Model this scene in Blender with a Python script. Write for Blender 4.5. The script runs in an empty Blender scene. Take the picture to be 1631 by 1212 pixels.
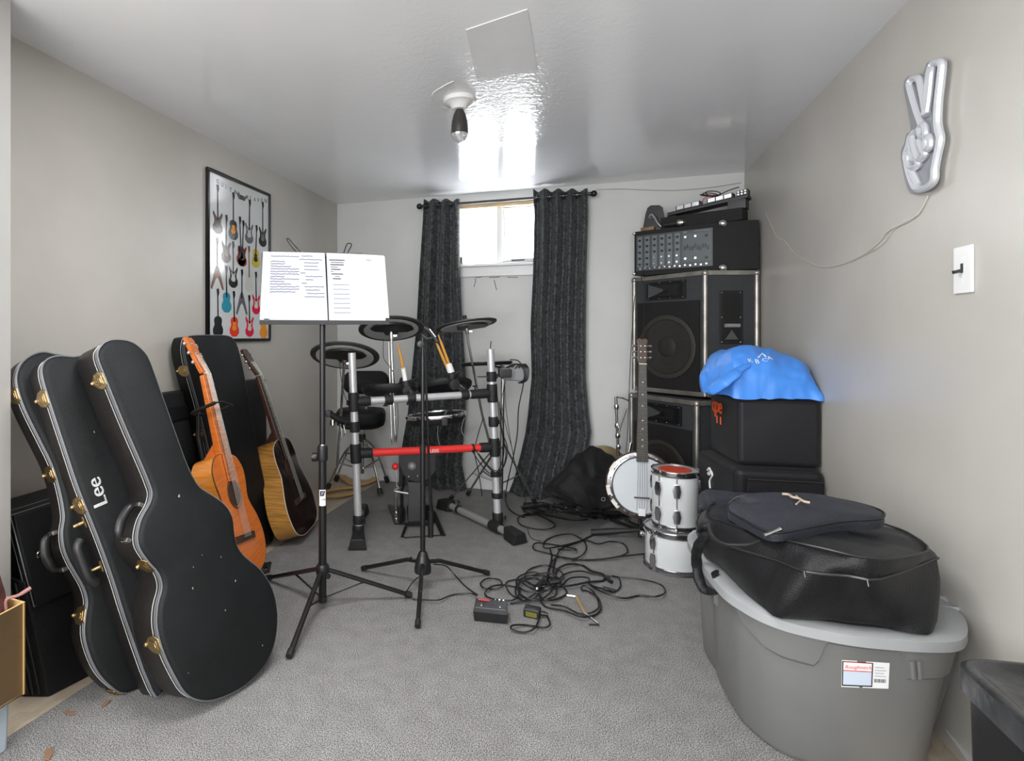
import bpy, bmesh, math, random
from mathutils import Vector as V, Matrix
from mathutils.noise import noise as pnoise
from mathutils.bvhtree import BVHTree
random.seed(7)
PI = math.pi
SC = bpy.context.scene
COL = SC.collection
# ------------------------------------------------------------------ camera
F = 905.0; CX = 640.0; CY = 533.0; HC = 1.083; YAW = math.atan(299/F)
H = 2.08; XL = -1.833; XR = 0.903; YB = 3.975
cd = bpy.data.cameras.new('camera'); cam = bpy.data.objects.new('camera', cd); COL.objects.link(cam)
cam.location = (0, 0, HC); cam.rotation_euler = (PI/2, 0, YAW)
cd.sensor_fit = 'HORIZONTAL'; cd.sensor_width = 36; cd.lens = 36*F/1631
cd.shift_y = -(606-CY)/1631; cd.shift_x = (815.5-CX)/1631; cd.clip_start = 0.02
SC.camera = cam
# ------------------------------------------------------------------ light
w = bpy.data.worlds.new('world'); SC.world = w; w.use_nodes = True
w.node_tree.nodes['Background'].inputs[0].default_value = (0.97, 0.985, 1.0, 1)
w.node_tree.nodes['Background'].inputs[1].default_value = 1.5
SC.view_settings.view_transform = 'Standard'; SC.view_settings.look = 'None'
SC.view_settings.exposure = 0.95; SC.view_settings.gamma = 1; SC.view_settings.use_curve_mapping = False
def area(name, loc, rot, sx, sy, e, col=(1, 1, 1)):
    l = bpy.data.lights.new(name, 'AREA'); l.shape = 'RECTANGLE'; l.size = sx; l.size_y = sy; l.energy = e; l.color = col
    o = bpy.data.objects.new(name, l); o.location = loc; o.rotation_euler = rot; COL.objects.link(o); return o
area('window_daylight', (-0.28, YB+0.40, 1.80), (math.radians(-85), 0, 0), 1.0, 0.75, 48, (0.95, 0.98, 1))
area('rear_fill_light', (-0.7, -1.9, 1.35), (math.radians(90), 0, 0), 2.6, 1.5, 48, (0.98, 0.99, 1))  # added fill panel behind the camera, evens out the deep end of the room
area('ceiling_fill_light', (-0.5, -0.9, 2.04), (0, 0, 0), 1.6, 1.0, 12, (0.98, 0.99, 1))  # added unseen fill lamp above the space behind the camera
area('ceiling_fill_light', (-0.55, 1.25, 2.06), (0, 0, 0), 0.7, 0.5, 14, (0.98, 0.99, 1))  # second added fill lamp, out of view overhead, reaching further in
# ------------------------------------------------------------------ helpers
RV = V((math.cos(YAW), math.sin(YAW), 0)); FV = V((-math.sin(YAW), math.cos(YAW), 0)); C0 = V((0, 0, HC))
def ray(px, py): return RV*((px-CX)/F) + FV + V((0, 0, (CY-py)/F))
def dp(px, py, d): return C0 + ray(px, py)*d                      # point at a distance ahead
def on(px, py, ax, v):
    r = ray(px, py); return C0 + r*((v-C0[ax])/r[ax])
def gz(px, py, z=0.0): return on(px, py, 2, z)                    # point at a height
def gx(px, py, x): return on(px, py, 0, x)
def gy(px, py, y): return on(px, py, 1, y)
def pl(px, py, o, n):
    r = ray(px, py); return C0 + r*((V(o)-C0).dot(n)/r.dot(n))
def pj(p):
    q = p-C0; d = q.dot(FV); return (CX+F*q.dot(RV)/d, CY-F*q.z/d)

_m = {}
def mat(name, col, rough=0.5, metal=0.0, bump=0.0, bs=60.0, var=0.0, vs=8.0, spec=0.5, coat=0.0, sheen=0.0, stretch=(1, 1, 1), emit=0):
    if name in _m: return _m[name]
    m = bpy.data.materials.new(name); m.use_nodes = True; nt = m.node_tree; N = nt.nodes; L = nt.links
    b = N['Principled BSDF']; b.inputs['Roughness'].default_value = rough; b.inputs['Metallic'].default_value = metal
    b.inputs['Base Color'].default_value = (*col, 1); b.inputs['Specular IOR Level'].default_value = spec
    b.inputs['Coat Weight'].default_value = coat; b.inputs['Coat Roughness'].default_value = 0.08
    b.inputs['Sheen Weight'].default_value = sheen
    if emit: b.inputs['Emission Color'].default_value = (*col, 1); b.inputs['Emission Strength'].default_value = emit
    tc = N.new('ShaderNodeTexCoord'); mp = N.new('ShaderNodeMapping'); mp.inputs['Scale'].default_value = stretch
    L.new(tc.outputs['Object'], mp.inputs[0])
    n = N.new('ShaderNodeTexNoise'); n.inputs['Scale'].default_value = vs; n.inputs['Detail'].default_value = 5
    L.new(mp.outputs[0], n.inputs['Vector'])
    r = N.new('ShaderNodeMixRGB'); r.inputs[0].default_value = 0
    k = max(var, 0.02)
    r.inputs[1].default_value = (*[max(0, c*(1-k)) for c in col], 1); r.inputs[2].default_value = (*[min(1, c*(1+k)) for c in col], 1)
    cr = N.new('ShaderNodeValToRGB'); cr.color_ramp.elements[0].position = .35; cr.color_ramp.elements[1].position = .65
    L.new(n.outputs[0], cr.inputs[0]); L.new(cr.outputs[0], r.inputs[0]); L.new(r.outputs[0], b.inputs['Base Color'])
    if bump:
        n2 = N.new('ShaderNodeTexNoise'); n2.inputs['Scale'].default_value = bs; n2.inputs['Detail'].default_value = 3
        L.new(mp.outputs[0], n2.inputs['Vector'])
        bp = N.new('ShaderNodeBump'); bp.inputs['Strength'].default_value = bump; bp.inputs['Distance'].default_value = 0.004
        L.new(n2.outputs[0], bp.inputs['Height']); L.new(bp.outputs[0], b.inputs['Normal'])
    _m[name] = m; return m

def perp(d):
    d = d.normalized(); a = V((0, 0, 1)) if abs(d.z) < .9 else V((1, 0, 0))
    u = d.cross(a).normalized(); return u, d.cross(u).normalized()
def catmull(P, n=6, closed=False):
    P = [V(p) for p in P]; m = len(P); out = []
    rng = range(m) if closed else range(m-1)
    for i in rng:
        if closed: a, b, c, d = P[(i-1) % m], P[i], P[(i+1) % m], P[(i+2) % m]
        else: a, b, c, d = P[max(i-1, 0)], P[i], P[i+1], P[min(i+2, m-1)]
        for k in range(n):
            t = k/n; t2 = t*t; t3 = t2*t
            out.append(.5*((2*b)+(c-a)*t+(2*a-5*b+4*c-d)*t2+(3*b-a-3*c+d)*t3))
    if not closed: out.append(P[-1])
    return out
class MB:
    def __init__(s): s.v = []; s.f = []; s.m = []
    def add(s, vs, fs, mi=0):
        o = len(s.v); s.v += [V(x) for x in vs]
        for f in fs: s.f.append([i+o for i in f]); s.m.append(mi)
        return s
    def hexa(s, p, mi=0):                                            # eight corners, bottom ring then top ring
        return s.add(p, [(3, 2, 1, 0), (4, 5, 6, 7), (0, 1, 5, 4), (1, 2, 6, 5), (2, 3, 7, 6), (3, 0, 4, 7)], mi)
    def box(s, c, sx, sy, sz, ux=V((1, 0, 0)), uy=V((0, 1, 0)), uz=None, mi=0):
        c = V(c); ux = V(ux).normalized()*sx/2; uy = V(uy).normalized()*sy/2
        uz = (V(uz) if uz is not None else ux.cross(uy)).normalized()*sz/2
        return s.hexa([c-ux-uy-uz, c+ux-uy-uz, c+ux+uy-uz, c-ux+uy-uz, c-ux-uy+uz, c+ux-uy+uz, c+ux+uy+uz, c-ux+uy+uz], mi)
    def bb(s, x0, x1, y0, y1, z0, z1, mi=0): return s.box(((x0+x1)/2, (y0+y1)/2, (z0+z1)/2), x1-x0, y1-y0, z1-z0, mi=mi)
    def tube(s, P, r, n=8, closed=False, mi=0, flat=None):
        P = [V(p) for p in P]; m = len(P); R = r if isinstance(r, (list, tuple)) else [r]*m
        up = None; rings = []
        for i in range(m):
            if closed: t = P[(i+1) % m]-P[i-1]
            else: t = P[min(i+1, m-1)]-P[max(i-1, 0)]
            if t.length < 1e-9: t = V((0, 0, 1))
            t.normalize()
            if up is None: up = perp(t)[0]
            u = up - t*up.dot(t)
            u = perp(t)[0] if u.length < 1e-4 else u.normalized()
            up = u; w_ = t.cross(u)
            fr = flat or (1, 1)
            rings.append([P[i]+(u*math.cos(2*PI*k/n)*fr[0]+w_*math.sin(2*PI*k/n)*fr[1])*R[i] for k in range(n)])
        vs = [p for q in rings for p in q]; fs = []
        for i in range(m if closed else m-1):
            for k in range(n):
                a = i*n+k; b = i*n+(k+1) % n; c = ((i+1) % m)*n+(k+1) % n; d = ((i+1) % m)*n+k
                fs.append((a, b, c, d))
        if not closed: fs += [tuple(range(n-1, -1, -1)), tuple(range((m-1)*n, m*n))]
        return s.add(vs, fs, mi)
    def cyl(s, a, b, r, r2=None, n=16, mi=0): return s.tube([a, b], [r, r if r2 is None else r2], n, mi=mi)
    def lathe(s, prof, o, ax=V((0, 0, 1)), n=32, mi=0, sx=1.0):       # (radius, distance along axis) from one end to the other
        o = V(o); ax = V(ax).normalized(); u, w_ = perp(ax); vs = []; fs = []
        for (r, h) in prof:
            r = max(r, 1e-5)
            for k in range(n): vs.append(o+ax*h+(u*math.cos(2*PI*k/n)*sx+w_*math.sin(2*PI*k/n))*r)
        m = len(prof)
        for i in range(m-1):
            for k in range(n): fs.append((i*n+k, i*n+(k+1) % n, (i+1)*n+(k+1) % n, (i+1)*n+k))
        if prof[0][0] > .005 and prof[-1][0] > .005: fs += [((m-1)*n+k, (m-1)*n+(k+1) % n, (k+1) % n, k) for k in range(n)] if m > 2 else []
        else: fs += [tuple(range(n-1, -1, -1)), tuple(range((m-1)*n, m*n))]
        return s.add(vs, fs, mi)
    def ball(s, c, r, n=16, sc=(1, 1, 1), mi=0):
        c = V(c); vs = []; fs = []; m = n//2
        for i in range(m+1):
            a = PI*i/m
            for k in range(n):
                b = 2*PI*k/n; vs.append(c+V((sc[0]*r*math.sin(a)*math.cos(b), sc[1]*r*math.sin(a)*math.sin(b), sc[2]*r*math.cos(a))))
        for i in range(m):
            for k in range(n): fs.append((i*n+k, (i+1)*n+k, (i+1)*n+(k+1) % n, i*n+(k+1) % n))
        return s.add(vs, fs, mi)
    def prism(s, P, d, mi=0):                                          # polygon and a vector
        P = [V(p) for p in P]; d = V(d); n = len(P)
        fs = [tuple(range(n)), tuple(range(2*n-1, n-1, -1))]+[((i+1) % n, i, n+i, n+(i+1) % n) for i in range(n)]
        return s.add(P+[p+d for p in P], fs, mi)
    def loft(s, rings, mi=0, cap=True):
        n = len(rings[0]); m = len(rings); vs = [p for r in rings for p in r]
        fs = [(i*n+k, i*n+(k+1) % n, (i+1)*n+(k+1) % n, (i+1)*n+k) for i in range(m-1) for k in range(n)]
        if cap: fs += [tuple(range(n-1, -1, -1)), tuple(range((m-1)*n, m*n))]
        return s.add(vs, fs, mi)
    def build(s, name, m, parent=None, zclip=None, bevel=0, seg=2, smooth=40, sub=0, disp=0, ds=5, **k):
        if zclip is not None: s.v = [V((v.x, v.y, max(v.z, zclip))) for v in s.v]
        me = bpy.data.meshes.new(name); off = parent.matrix_world.translation if parent else V((0, 0, 0))
        if parent: off = _off[parent.name]
        origin = V((0, 0, 0))
        if not parent:
            xs = [v.x for v in s.v]; ys = [v.y for v in s.v]; zs = [v.z for v in s.v]
            origin = V(((min(xs)+max(xs))/2, (min(ys)+max(ys))/2, min(zs)))
            off = origin
        me.from_pydata([v-off for v in s.v], [], s.f)
        ms = m if isinstance(m, (list, tuple)) else [m]
        for x in ms: me.materials.append(x)
        for p, i in zip(me.polygons, s.m): p.material_index = i
        bm = bmesh.new(); bm.from_mesh(me); bmesh.ops.remove_doubles(bm, verts=bm.verts, dist=1e-6)
        bmesh.ops.recalc_face_normals(bm, faces=bm.faces)
        if bevel: 
            es = [e for e in bm.edges if len(e.link_faces) == 2 and e.calc_face_angle(0) > 0.6]
            bmesh.ops.bevel(bm, geom=es, offset=bevel, segments=seg, affect='EDGES', profile=.5, clamp_overlap=True)
        if sub:
            bmesh.ops.triangulate(bm, faces=[f for f in bm.faces if len(f.verts) > 4])
            bmesh.ops.subdivide_edges(bm, edges=bm.edges, cuts=sub, use_grid_fill=True)
            if disp:
                bm.normal_update()
                for v in bm.verts:
                    q = (v.co+off)*ds
                    v.co += v.normal*disp*(pnoise(q)+.5*pnoise(q*2.3))
        for f in bm.faces: f.smooth = True
        for e in bm.edges:
            if len(e.link_faces) == 2 and e.calc_face_angle(0) > math.radians(smooth): e.smooth = False
        bm.to_mesh(me); bm.free()
        o = bpy.data.objects.new(name, me); COL.objects.link(o)
        if parent: o.parent = parent; _off[o.name] = off
        else: o.location = origin; _off[o.name] = origin
        if bevel: wn = o.modifiers.new('weighted_normal', 'WEIGHTED_NORMAL'); wn.keep_sharp = True
        for a, b in k.items(): o[a] = b
        return o
_off = {}
def thing(name, label, cat, loc, group=None):
    o = bpy.data.objects.new(name, None); o.empty_display_size = .05; COL.objects.link(o); o.location = loc; _off[o.name] = V(loc)
    o['label'] = label; o['category'] = cat
    if group: o['group'] = group
    return o
def hit(o, px, py, off=0.0):                                        # where the sight line meets an object's surface
    bm = bmesh.new(); bm.from_mesh(o.data); tree = BVHTree.FromBMesh(bm); bm.free()
    r = ray(px, py).normalized(); h, nn_, i_, d_ = tree.ray_cast(C0-_off[o.name], r)
    return (h+_off[o.name]-r*off) if h is not None else None
def tag(o, label, cat, group=None, kind=None):
    if label: o['label'] = label
    if cat: o['category'] = cat
    if group: o['group'] = group
    if kind: o['kind'] = kind
    return o
def struct(o): o['kind'] = 'structure'; return o
def grid(P00, P10, P01, P11, nx, ny):
    return [[(P00*(1-i/nx)+P10*(i/nx))*(1-j/ny)+(P01*(1-i/nx)+P11*(i/nx))*(j/ny) for i in range(nx+1)] for j in range(ny+1)]
def text_mesh(mb, s, o, ux, uy, h, mi=0, depth=0.0006, font_shear=0.0, spacing=1.0, align='LEFT'):
    cu = bpy.data.curves.new('t', 'FONT'); cu.body = s; cu.size = 1; cu.shear = font_shear; cu.space_character = spacing; cu.align_x = align
    ob = bpy.data.objects.new('t', cu); COL.objects.link(ob); bpy.context.view_layer.update()
    me = ob.to_mesh(); ux = V(ux).normalized(); uy = V(uy).normalized(); n = ux.cross(uy)
    vs = [V(o)+ux*v.co.x*h+uy*v.co.y*h+n*depth for v in me.vertices]
    mb.add(vs, [tuple(p.vertices) for p in me.polygons], mi)
    ob.to_mesh_clear(); bpy.data.objects.remove(ob); bpy.data.curves.remove(cu)
# ------------------------------------------------------------------ materials
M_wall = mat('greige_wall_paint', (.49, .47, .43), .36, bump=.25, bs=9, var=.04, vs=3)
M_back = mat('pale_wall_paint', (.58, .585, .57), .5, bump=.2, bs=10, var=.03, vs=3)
M_trimw = mat('white_trim_paint', (.68, .68, .68), .35, bump=.1)
M_black = mat('black_metal', (.007, .007, .008), .35, spec=.5)
M_rub = mat('black_rubber', (.009, .009, .0095), .6, bump=.2, bs=200)
M_plas = mat('black_plastic', (.010, .010, .011), .4)
M_chr = mat('chrome', (.75, .75, .77), .14, 1)
M_alu = mat('brushed_aluminium', (.60, .61, .63), .35, .45)
M_gold = mat('brass', (.50, .36, .18), .3, 1, bump=.5, bs=90, var=.15, vs=40)
M_vinyl = mat('black_case_vinyl', (.006, .0068, .0075), .5, spec=.28, bump=.5, bs=450, var=.15, vs=12)
M_vinylb = mat('brown_black_case_side', (.013, .011, .010), .4, spec=.4, bump=.4, bs=350, var=.2, vs=12)
M_pipe = mat('grey_piping', (.14, .145, .155), .4)
M_white = mat('white_plastic', (.78, .78, .77), .35)
M_red = mat('red_paint', (.70, .035, .03), .3)
M_nyl = mat('black_nylon', (.006, .006, .007), .6, spec=.35, bump=.6, bs=300, sheen=.04)
M_grey = mat('grey_plastic', (.2, .2, .2), .4)

def carpet_mat():
    m = bpy.data.materials.new('grey_carpet_pile'); m.use_nodes = True; N = m.node_tree.nodes; L = m.node_tree.links; b = N['Principled BSDF']
    tc = N.new('ShaderNodeTexCoord')
    def noise(sc, det=4):
        n = N.new('ShaderNodeTexNoise'); n.inputs['Scale'].default_value = sc; n.inputs['Detail'].default_value = det; L.new(tc.outputs['Object'], n.inputs['Vector']); return n.outputs[0]
    def ramp(src, a, b_, c0, c1):
        r = N.new('ShaderNodeValToRGB'); r.color_ramp.elements[0].position = a; r.color_ramp.elements[1].position = b_
        r.color_ramp.elements[0].color = (*c0, 1); r.color_ramp.elements[1].color = (*c1, 1); L.new(src, r.inputs[0]); return r.outputs[0]
    fine = ramp(noise(330, 2), .38, .62, (.065, .063, .061), (.42, .412, .398))
    mid = ramp(noise(16, 6), .35, .65, (.86, .855, .865), (1, 1, 1)); big = ramp(noise(2.2, 3), .35, .65, (.90, .895, .905), (1, 1, 1))
    x = N.new('ShaderNodeMixRGB'); x.blend_type = 'MULTIPLY'; x.inputs[0].default_value = 1; L.new(fine, x.inputs[1]); L.new(mid, x.inputs[2])
    y = N.new('ShaderNodeMixRGB'); y.blend_type = 'MULTIPLY'; y.inputs[0].default_value = 1; L.new(x.outputs[0], y.inputs[1]); L.new(big, y.inputs[2])
    L.new(y.outputs[0], b.inputs['Base Color']); b.inputs['Roughness'].default_value = .95; b.inputs['Specular IOR Level'].default_value = .1
    bp = N.new('ShaderNodeBump'); bp.inputs['Strength'].default_value = .35; bp.inputs['Distance'].default_value = .003
    L.new(noise(300, 2), bp.inputs['Height']); L.new(bp.outputs[0], b.inputs['Normal']); return m
def osb_mat():
    m = bpy.data.materials.new('strand_board'); m.use_nodes = True; N = m.node_tree.nodes; L = m.node_tree.links; b = N['Principled BSDF']
    tc = N.new('ShaderNodeTexCoord'); mp = N.new('ShaderNodeMapping'); mp.inputs['Scale'].default_value = (30, 12, 10); mp.inputs['Rotation'].default_value = (0, 0, .5)
    L.new(tc.outputs['Object'], mp.inputs[0])
    v = N.new('ShaderNodeTexVoronoi'); v.inputs['Scale'].default_value = 1; L.new(mp.outputs[0], v.inputs['Vector'])
    r = N.new('ShaderNodeValToRGB'); e = r.color_ramp.elements; e[0].color = (.34, .24, .13, 1); e[1].color = (.62, .50, .33, 1)
    L.new(v.outputs['Color'], r.inputs[0]); n = N.new('ShaderNodeTexNoise'); n.inputs['Scale'].default_value = 3; L.new(mp.outputs[0], n.inputs['Vector'])
    x = N.new('ShaderNodeMixRGB'); x.inputs[0].default_value = .4; L.new(r.outputs[0], x.inputs[1]); x.inputs[2].default_value = (.55, .5, .43, 1)
    L.new(n.outputs[0], x.inputs[0]); L.new(x.outputs[0], b.inputs['Base Color']); b.inputs['Roughness'].default_value = .7; return m
def ceiling_mat():
    m = bpy.data.materials.new('satin_grey_ceiling_paint'); m.use_nodes = True; N = m.node_tree.nodes; L = m.node_tree.links; b = N['Principled BSDF']
    b.inputs['Base Color'].default_value = (.86, .875, .90, 1); b.inputs['Roughness'].default_value = .13; b.inputs['Specular IOR Level'].default_value = .9
    tc = N.new('ShaderNodeTexCoord'); mp = N.new('ShaderNodeMapping'); mp.inputs['Scale'].default_value = (1, 1, 1); L.new(tc.outputs['Object'], mp.inputs[0])
    a = N.new('ShaderNodeTexNoise'); a.inputs['Scale'].default_value = 4; a.inputs['Detail'].default_value = 3; L.new(mp.outputs[0], a.inputs['Vector'])
    c = N.new('ShaderNodeTexNoise'); c.inputs['Scale'].default_value = 45; c.inputs['Detail'].default_value = 5; c.inputs['Distortion'].default_value = 1; L.new(mp.outputs[0], c.inputs['Vector'])
    # the rough plaster patch round the lamp: distance from its middle
    d = N.new('ShaderNodeVectorMath'); d.operation = 'DISTANCE'; d.inputs[1].default_value = PATCH; L.new(tc.outputs['Object'], d.inputs[0])
    mr = N.new('ShaderNodeMapRange'); mr.inputs['From Min'].default_value = .25; mr.inputs['From Max'].default_value = .85; mr.inputs['To Min'].default_value = 1; mr.inputs['To Max'].default_value = .06
    L.new(d.outputs['Value'], mr.inputs['Value'])
    mu = N.new('ShaderNodeMath'); mu.operation = 'MULTIPLY'; L.new(c.outputs[0], mu.inputs[0]); L.new(mr.outputs[0], mu.inputs[1])
    b1 = N.new('ShaderNodeBump'); b1.inputs['Strength'].default_value = .12; b1.inputs['Distance'].default_value = .02; L.new(a.outputs[0], b1.inputs['Height'])
    b2 = N.new('ShaderNodeBump'); b2.inputs['Strength'].default_value = .5; b2.inputs['Distance'].default_value = .004; L.new(mu.outputs[0], b2.inputs['Height']); L.new(b1.outputs[0], b2.inputs['Normal'])
    L.new(b2.outputs[0], b.inputs['Normal']); return m
# ------------------------------------------------------------------ the room
PC = on(770, 150, 2, H); PATCH = (PC.x, PC.y, H)
def sbuild(mb, name, m, **k):
    # setting meshes keep the world origin so their textures run on
    me = bpy.data.meshes.new(name); me.from_pydata(mb.v, [], mb.f); me.materials.append(m); me.validate(); 
    bm = bmesh.new(); bm.from_mesh(me); bmesh.ops.recalc_face_normals(bm, faces=bm.faces); bm.to_mesh(me); bm.free()
    o = bpy.data.objects.new(name, me); COL.objects.link(o); o['kind'] = 'structure'; _off[o.name] = V((0, 0, 0)); return o
Y0 = -2.6
sbuild(MB().bb(XL-1.5, XR+.1, Y0, YB+.12, -.12, -.012), 'floor', osb_mat())
sbuild(MB().bb(XL-1.5, XR+.1, Y0, YB+.12, H, H+.1), 'ceiling', ceiling_mat())
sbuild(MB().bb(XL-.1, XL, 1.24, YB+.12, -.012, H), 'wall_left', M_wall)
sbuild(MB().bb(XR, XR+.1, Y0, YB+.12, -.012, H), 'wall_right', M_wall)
jc = dp(17, 533, 1.895)
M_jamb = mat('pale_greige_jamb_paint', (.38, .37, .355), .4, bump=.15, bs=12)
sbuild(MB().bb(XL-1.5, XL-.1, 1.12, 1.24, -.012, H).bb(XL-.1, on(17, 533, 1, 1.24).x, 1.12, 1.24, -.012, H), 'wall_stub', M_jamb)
WX0, WX1 = gy(722, 400, YB).x, gy(866, 400, YB).x; WZ0, WZ1 = gy(790, 423, YB).z, gy(790, 321, YB).z
wb = MB().bb(XL, WX0, YB, YB+.12, -.012, H).bb(WX1, XR, YB, YB+.12, -.012, H).bb(WX0, WX1, YB, YB+.12, -.012, WZ0).bb(WX0, WX1, YB, YB+.12, WZ1, H)
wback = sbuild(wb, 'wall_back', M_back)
sbuild(MB().bb(XL, XR, YB-.012, YB, 0, .085), 'baseboard_back', M_trimw)
# cracks in the paint under the window
M_crk = mat('dark_crack', (.06, .055, .05), .8)
for pts in ([(756, 446), (759, 442), (767, 441)], [(779, 442), (788, 442), (796, 441)], [(808, 441.5), (816, 442), (825, 441.5)], [(758, 446), (755, 457)], [(787, 446), (791, 462)]):
    o = MB().tube([gy(x, y, YB) for x, y in pts], .0022, 5).build('trim_1' if False else 'paint_crack', M_crk, wback)
# window
wy = YB+.045
win = thing('window_1', 'small two-pane basement window in white frame', 'window', ((WX0+WX1)/2, wy, WZ0)); win['kind'] = 'structure'
xm = gy(796, 400, wy).x; fw = .028
fr = MB().bb(WX0, WX1, wy-.02, wy+.05, WZ0, WZ0+fw).bb(WX0, WX1, wy-.02, wy+.05, WZ1-.022, WZ1).bb(WX0, WX0+fw, wy-.02, wy+.05, WZ0+fw, WZ1-.022).bb(WX1-fw, WX1, wy-.02, wy+.05, WZ0+fw, WZ1-.022).bb(xm-.02, xm+.02, wy-.02, wy+.05, WZ0+fw, WZ1-.022)
fr.build('window_frame', M_white, win, bevel=.003)
M_wood = mat('bare_pine', (.52, .38, .23), .6, var=.2, vs=6, stretch=(1, 8, 8))
MB().bb(WX0+.001, WX1-.001, YB-.001, wy-.022, WZ1-.035, WZ1-.001).build('header_board', M_wood, win)
sx0, sx1, sz0, sz1 = xm+.022, WX1-fw-.002, WZ0+fw+.002, WZ1-.026
MB().bb(sx0, sx1, wy-.004, wy+.014, sz0, sz0+.018).bb(sx0, sx1, wy-.004, wy+.014, sz1-.014, sz1).bb(sx0, sx0+.014, wy-.004, wy+.014, sz0+.018, sz1-.014).bb(sx1-.014, sx1, wy-.004, wy+.014, sz0+.018, sz1-.014).build('sliding_sash', M_white, win, bevel=.002)
MB().bb(sx0+.0142, sx0+.0162, wy-.003, wy+.012, sz0+.018, sz1-.014).bb(sx0+.0162, sx1-.014, wy-.003, wy+.012, sz1-.0162, sz1-.0142).build('rubber_seal', M_plas, win)
MB().bb(sx0+.06, sx0+.15, wy-.012, wy-.0045, sz0+.002, sz0+.012).build('latch', M_plas, win, bevel=.002)
def pane_mat():
    m = bpy.data.materials.new('hazed_glass'); m.use_nodes = True; N = m.node_tree.nodes; L = m.node_tree.links
    for n in list(N): 
        if n.type != 'OUTPUT_MATERIAL': N.remove(n)
    out = [n for n in N if n.type == 'OUTPUT_MATERIAL'][0]
    t = N.new('ShaderNodeBsdfTransparent'); tl = N.new('ShaderNodeBsdfTranslucent'); tl.inputs[0].default_value = (.85, .86, .88, 1); g = N.new('ShaderNodeBsdfGlossy'); g.inputs['Roughness'].default_value = .05
    a = N.new('ShaderNodeMixShader'); a.inputs[0].default_value = .75; L.new(t.outputs[0], a.inputs[1]); L.new(tl.outputs[0], a.inputs[2])
    b = N.new('ShaderNodeMixShader'); b.inputs[0].default_value = .06; L.new(a.outputs[0], b.inputs[1]); L.new(g.outputs[0], b.inputs[2]); L.new(b.outputs[0], out.inputs[0]); return m
M_pane = pane_mat()
MB().bb(WX0+fw, xm-.02, wy+.018, wy+.022, WZ0+fw, WZ1-.022).build('pane', M_pane, win)
MB().bb(sx0+.0162, sx1-.014, wy+.003, wy+.007, sz0+.018, sz1-.0162).build('pane', M_pane, win)
MB().bb(WX0+fw+.002, gy(737, 410, wy).x, wy-.019, wy+.012, WZ0+fw+.001, WZ0+fw+.05).build('corner_bracket', mat('olive_metal', (.10, .11, .06), .6), win, bevel=.004)
MB().bb(WX0-.04, WX1+.04, YB-.018, YB, WZ0-.075, WZ0-.006).bb(WX0-.03, WX1+.03, YB-.03, wy-.021, WZ0-.006, WZ0+.012).build('window_sill', M_trimw, win, bevel=.004)
# light window well outside
sbuild(MB().bb(WX0-.5, WX1+.5, YB+.95, YB+1.0, .9, 2.25).bb(WX0-.5, WX1+.5, YB+.12, YB+.95, .9, 1.0), 'trim_2', mat('pale_window_well', (.75, .72, .68), .8))
# carpet
car = MB()
cp = [(-1.50, Y0), (-1.49, 1.10), (-1.465, 1.48), (-1.505, 2.0), (-1.52, 2.48), (-1.50, 3.3), (-1.47, YB-.02), (.62, YB-.02), (.60, 2.4), (.63, 1.3), (.60, Y0)]
car.prism([V((x, y, -.012)) for x, y in cp], (0, 0, .012))
o = sbuild(car, 'carpet', carpet_mat()); del o['kind']; tag(o, 'grey mottled carpet laid loose over strand board, edges short of the walls', 'carpet')
# broken base strip on the right
pA, pB = gx(1478, 1112, XR-.002), gx(1560, 1195, XR-.002)
MB().hexa([gz(1476, 1120, -.012), gz(1488, 1116, -.012), gz(1560, 1215, -.012), gz(1548, 1222, -.012), gz(1476, 1120, .03), gz(1488, 1116, .03), gz(1560, 1215, .03), gz(1548, 1222, .03)]).build('baseboard_strip', M_trimw, None, bevel=.003, label='loose white strip of baseboard lying by the right wall beside the grey tote', category='baseboard')
# ------------------------------------------------------------------ ceiling lamp
d = (H-HC)*F/(533-158); LP = dp(732, 158, d)
M_porc = mat('white_porcelain', (.72, .72, .71), .25)
t = thing('ceiling_light', 'white ceiling lampholder with a black clear-tipped bulb hanging from it', 'ceiling light', (LP.x, LP.y, H))
MB().lathe([(.001, 0), (.068, 0), (.07, .008), (.066, .016), (.045, .022), (.034, .038), (.028, .044), (.001, .044)], (LP.x, LP.y, H), V((0, 0, -1))).build('lampholder', M_porc, t)
MB().lathe([(.001, .045), (.017, .047), (.026, .066), (.033, .095), (.036, .125), (.036, .148), (.001, .1481)], (LP.x, LP.y, H), V((0, 0, -1))).build('bulb_body', mat('bulb_black', (.03, .028, .026), .35), t)
gl = mat('clear_dome', (.8, .8, .82), .05); gl.node_tree.nodes['Principled BSDF'].inputs['Transmission Weight'].default_value = .8
MB().lathe([(.001, .1485), (.035, .1485), (.033, .160), (.025, .173), (.012, .181), (.001, .183)], (LP.x, LP.y, H), V((0, 0, -1))).build('bulb_dome', gl, t)
# plaster patch plate edges on the ceiling
ring = [on(x, y, 2, H) for x, y in [(722, 129), (708, 136), (690, 148), (690, 158), (700, 168), (712, 173)]]
MB().tube([p-V((0, 0, .0005)) for p in catmull(ring, 4)], .003, 6).build('trim_3', M_porc, None, kind='structure')
MB().prism([on(x, y, 2, H) for x, y in [(742, 47), (840, 14), (856, 110), (760, 130)]], (0, 0, -.0025)).build('trim_4', mat('ceiling_patch_paint', (.72, .725, .735), .2, bump=.5, bs=14), None, kind='structure')
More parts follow.
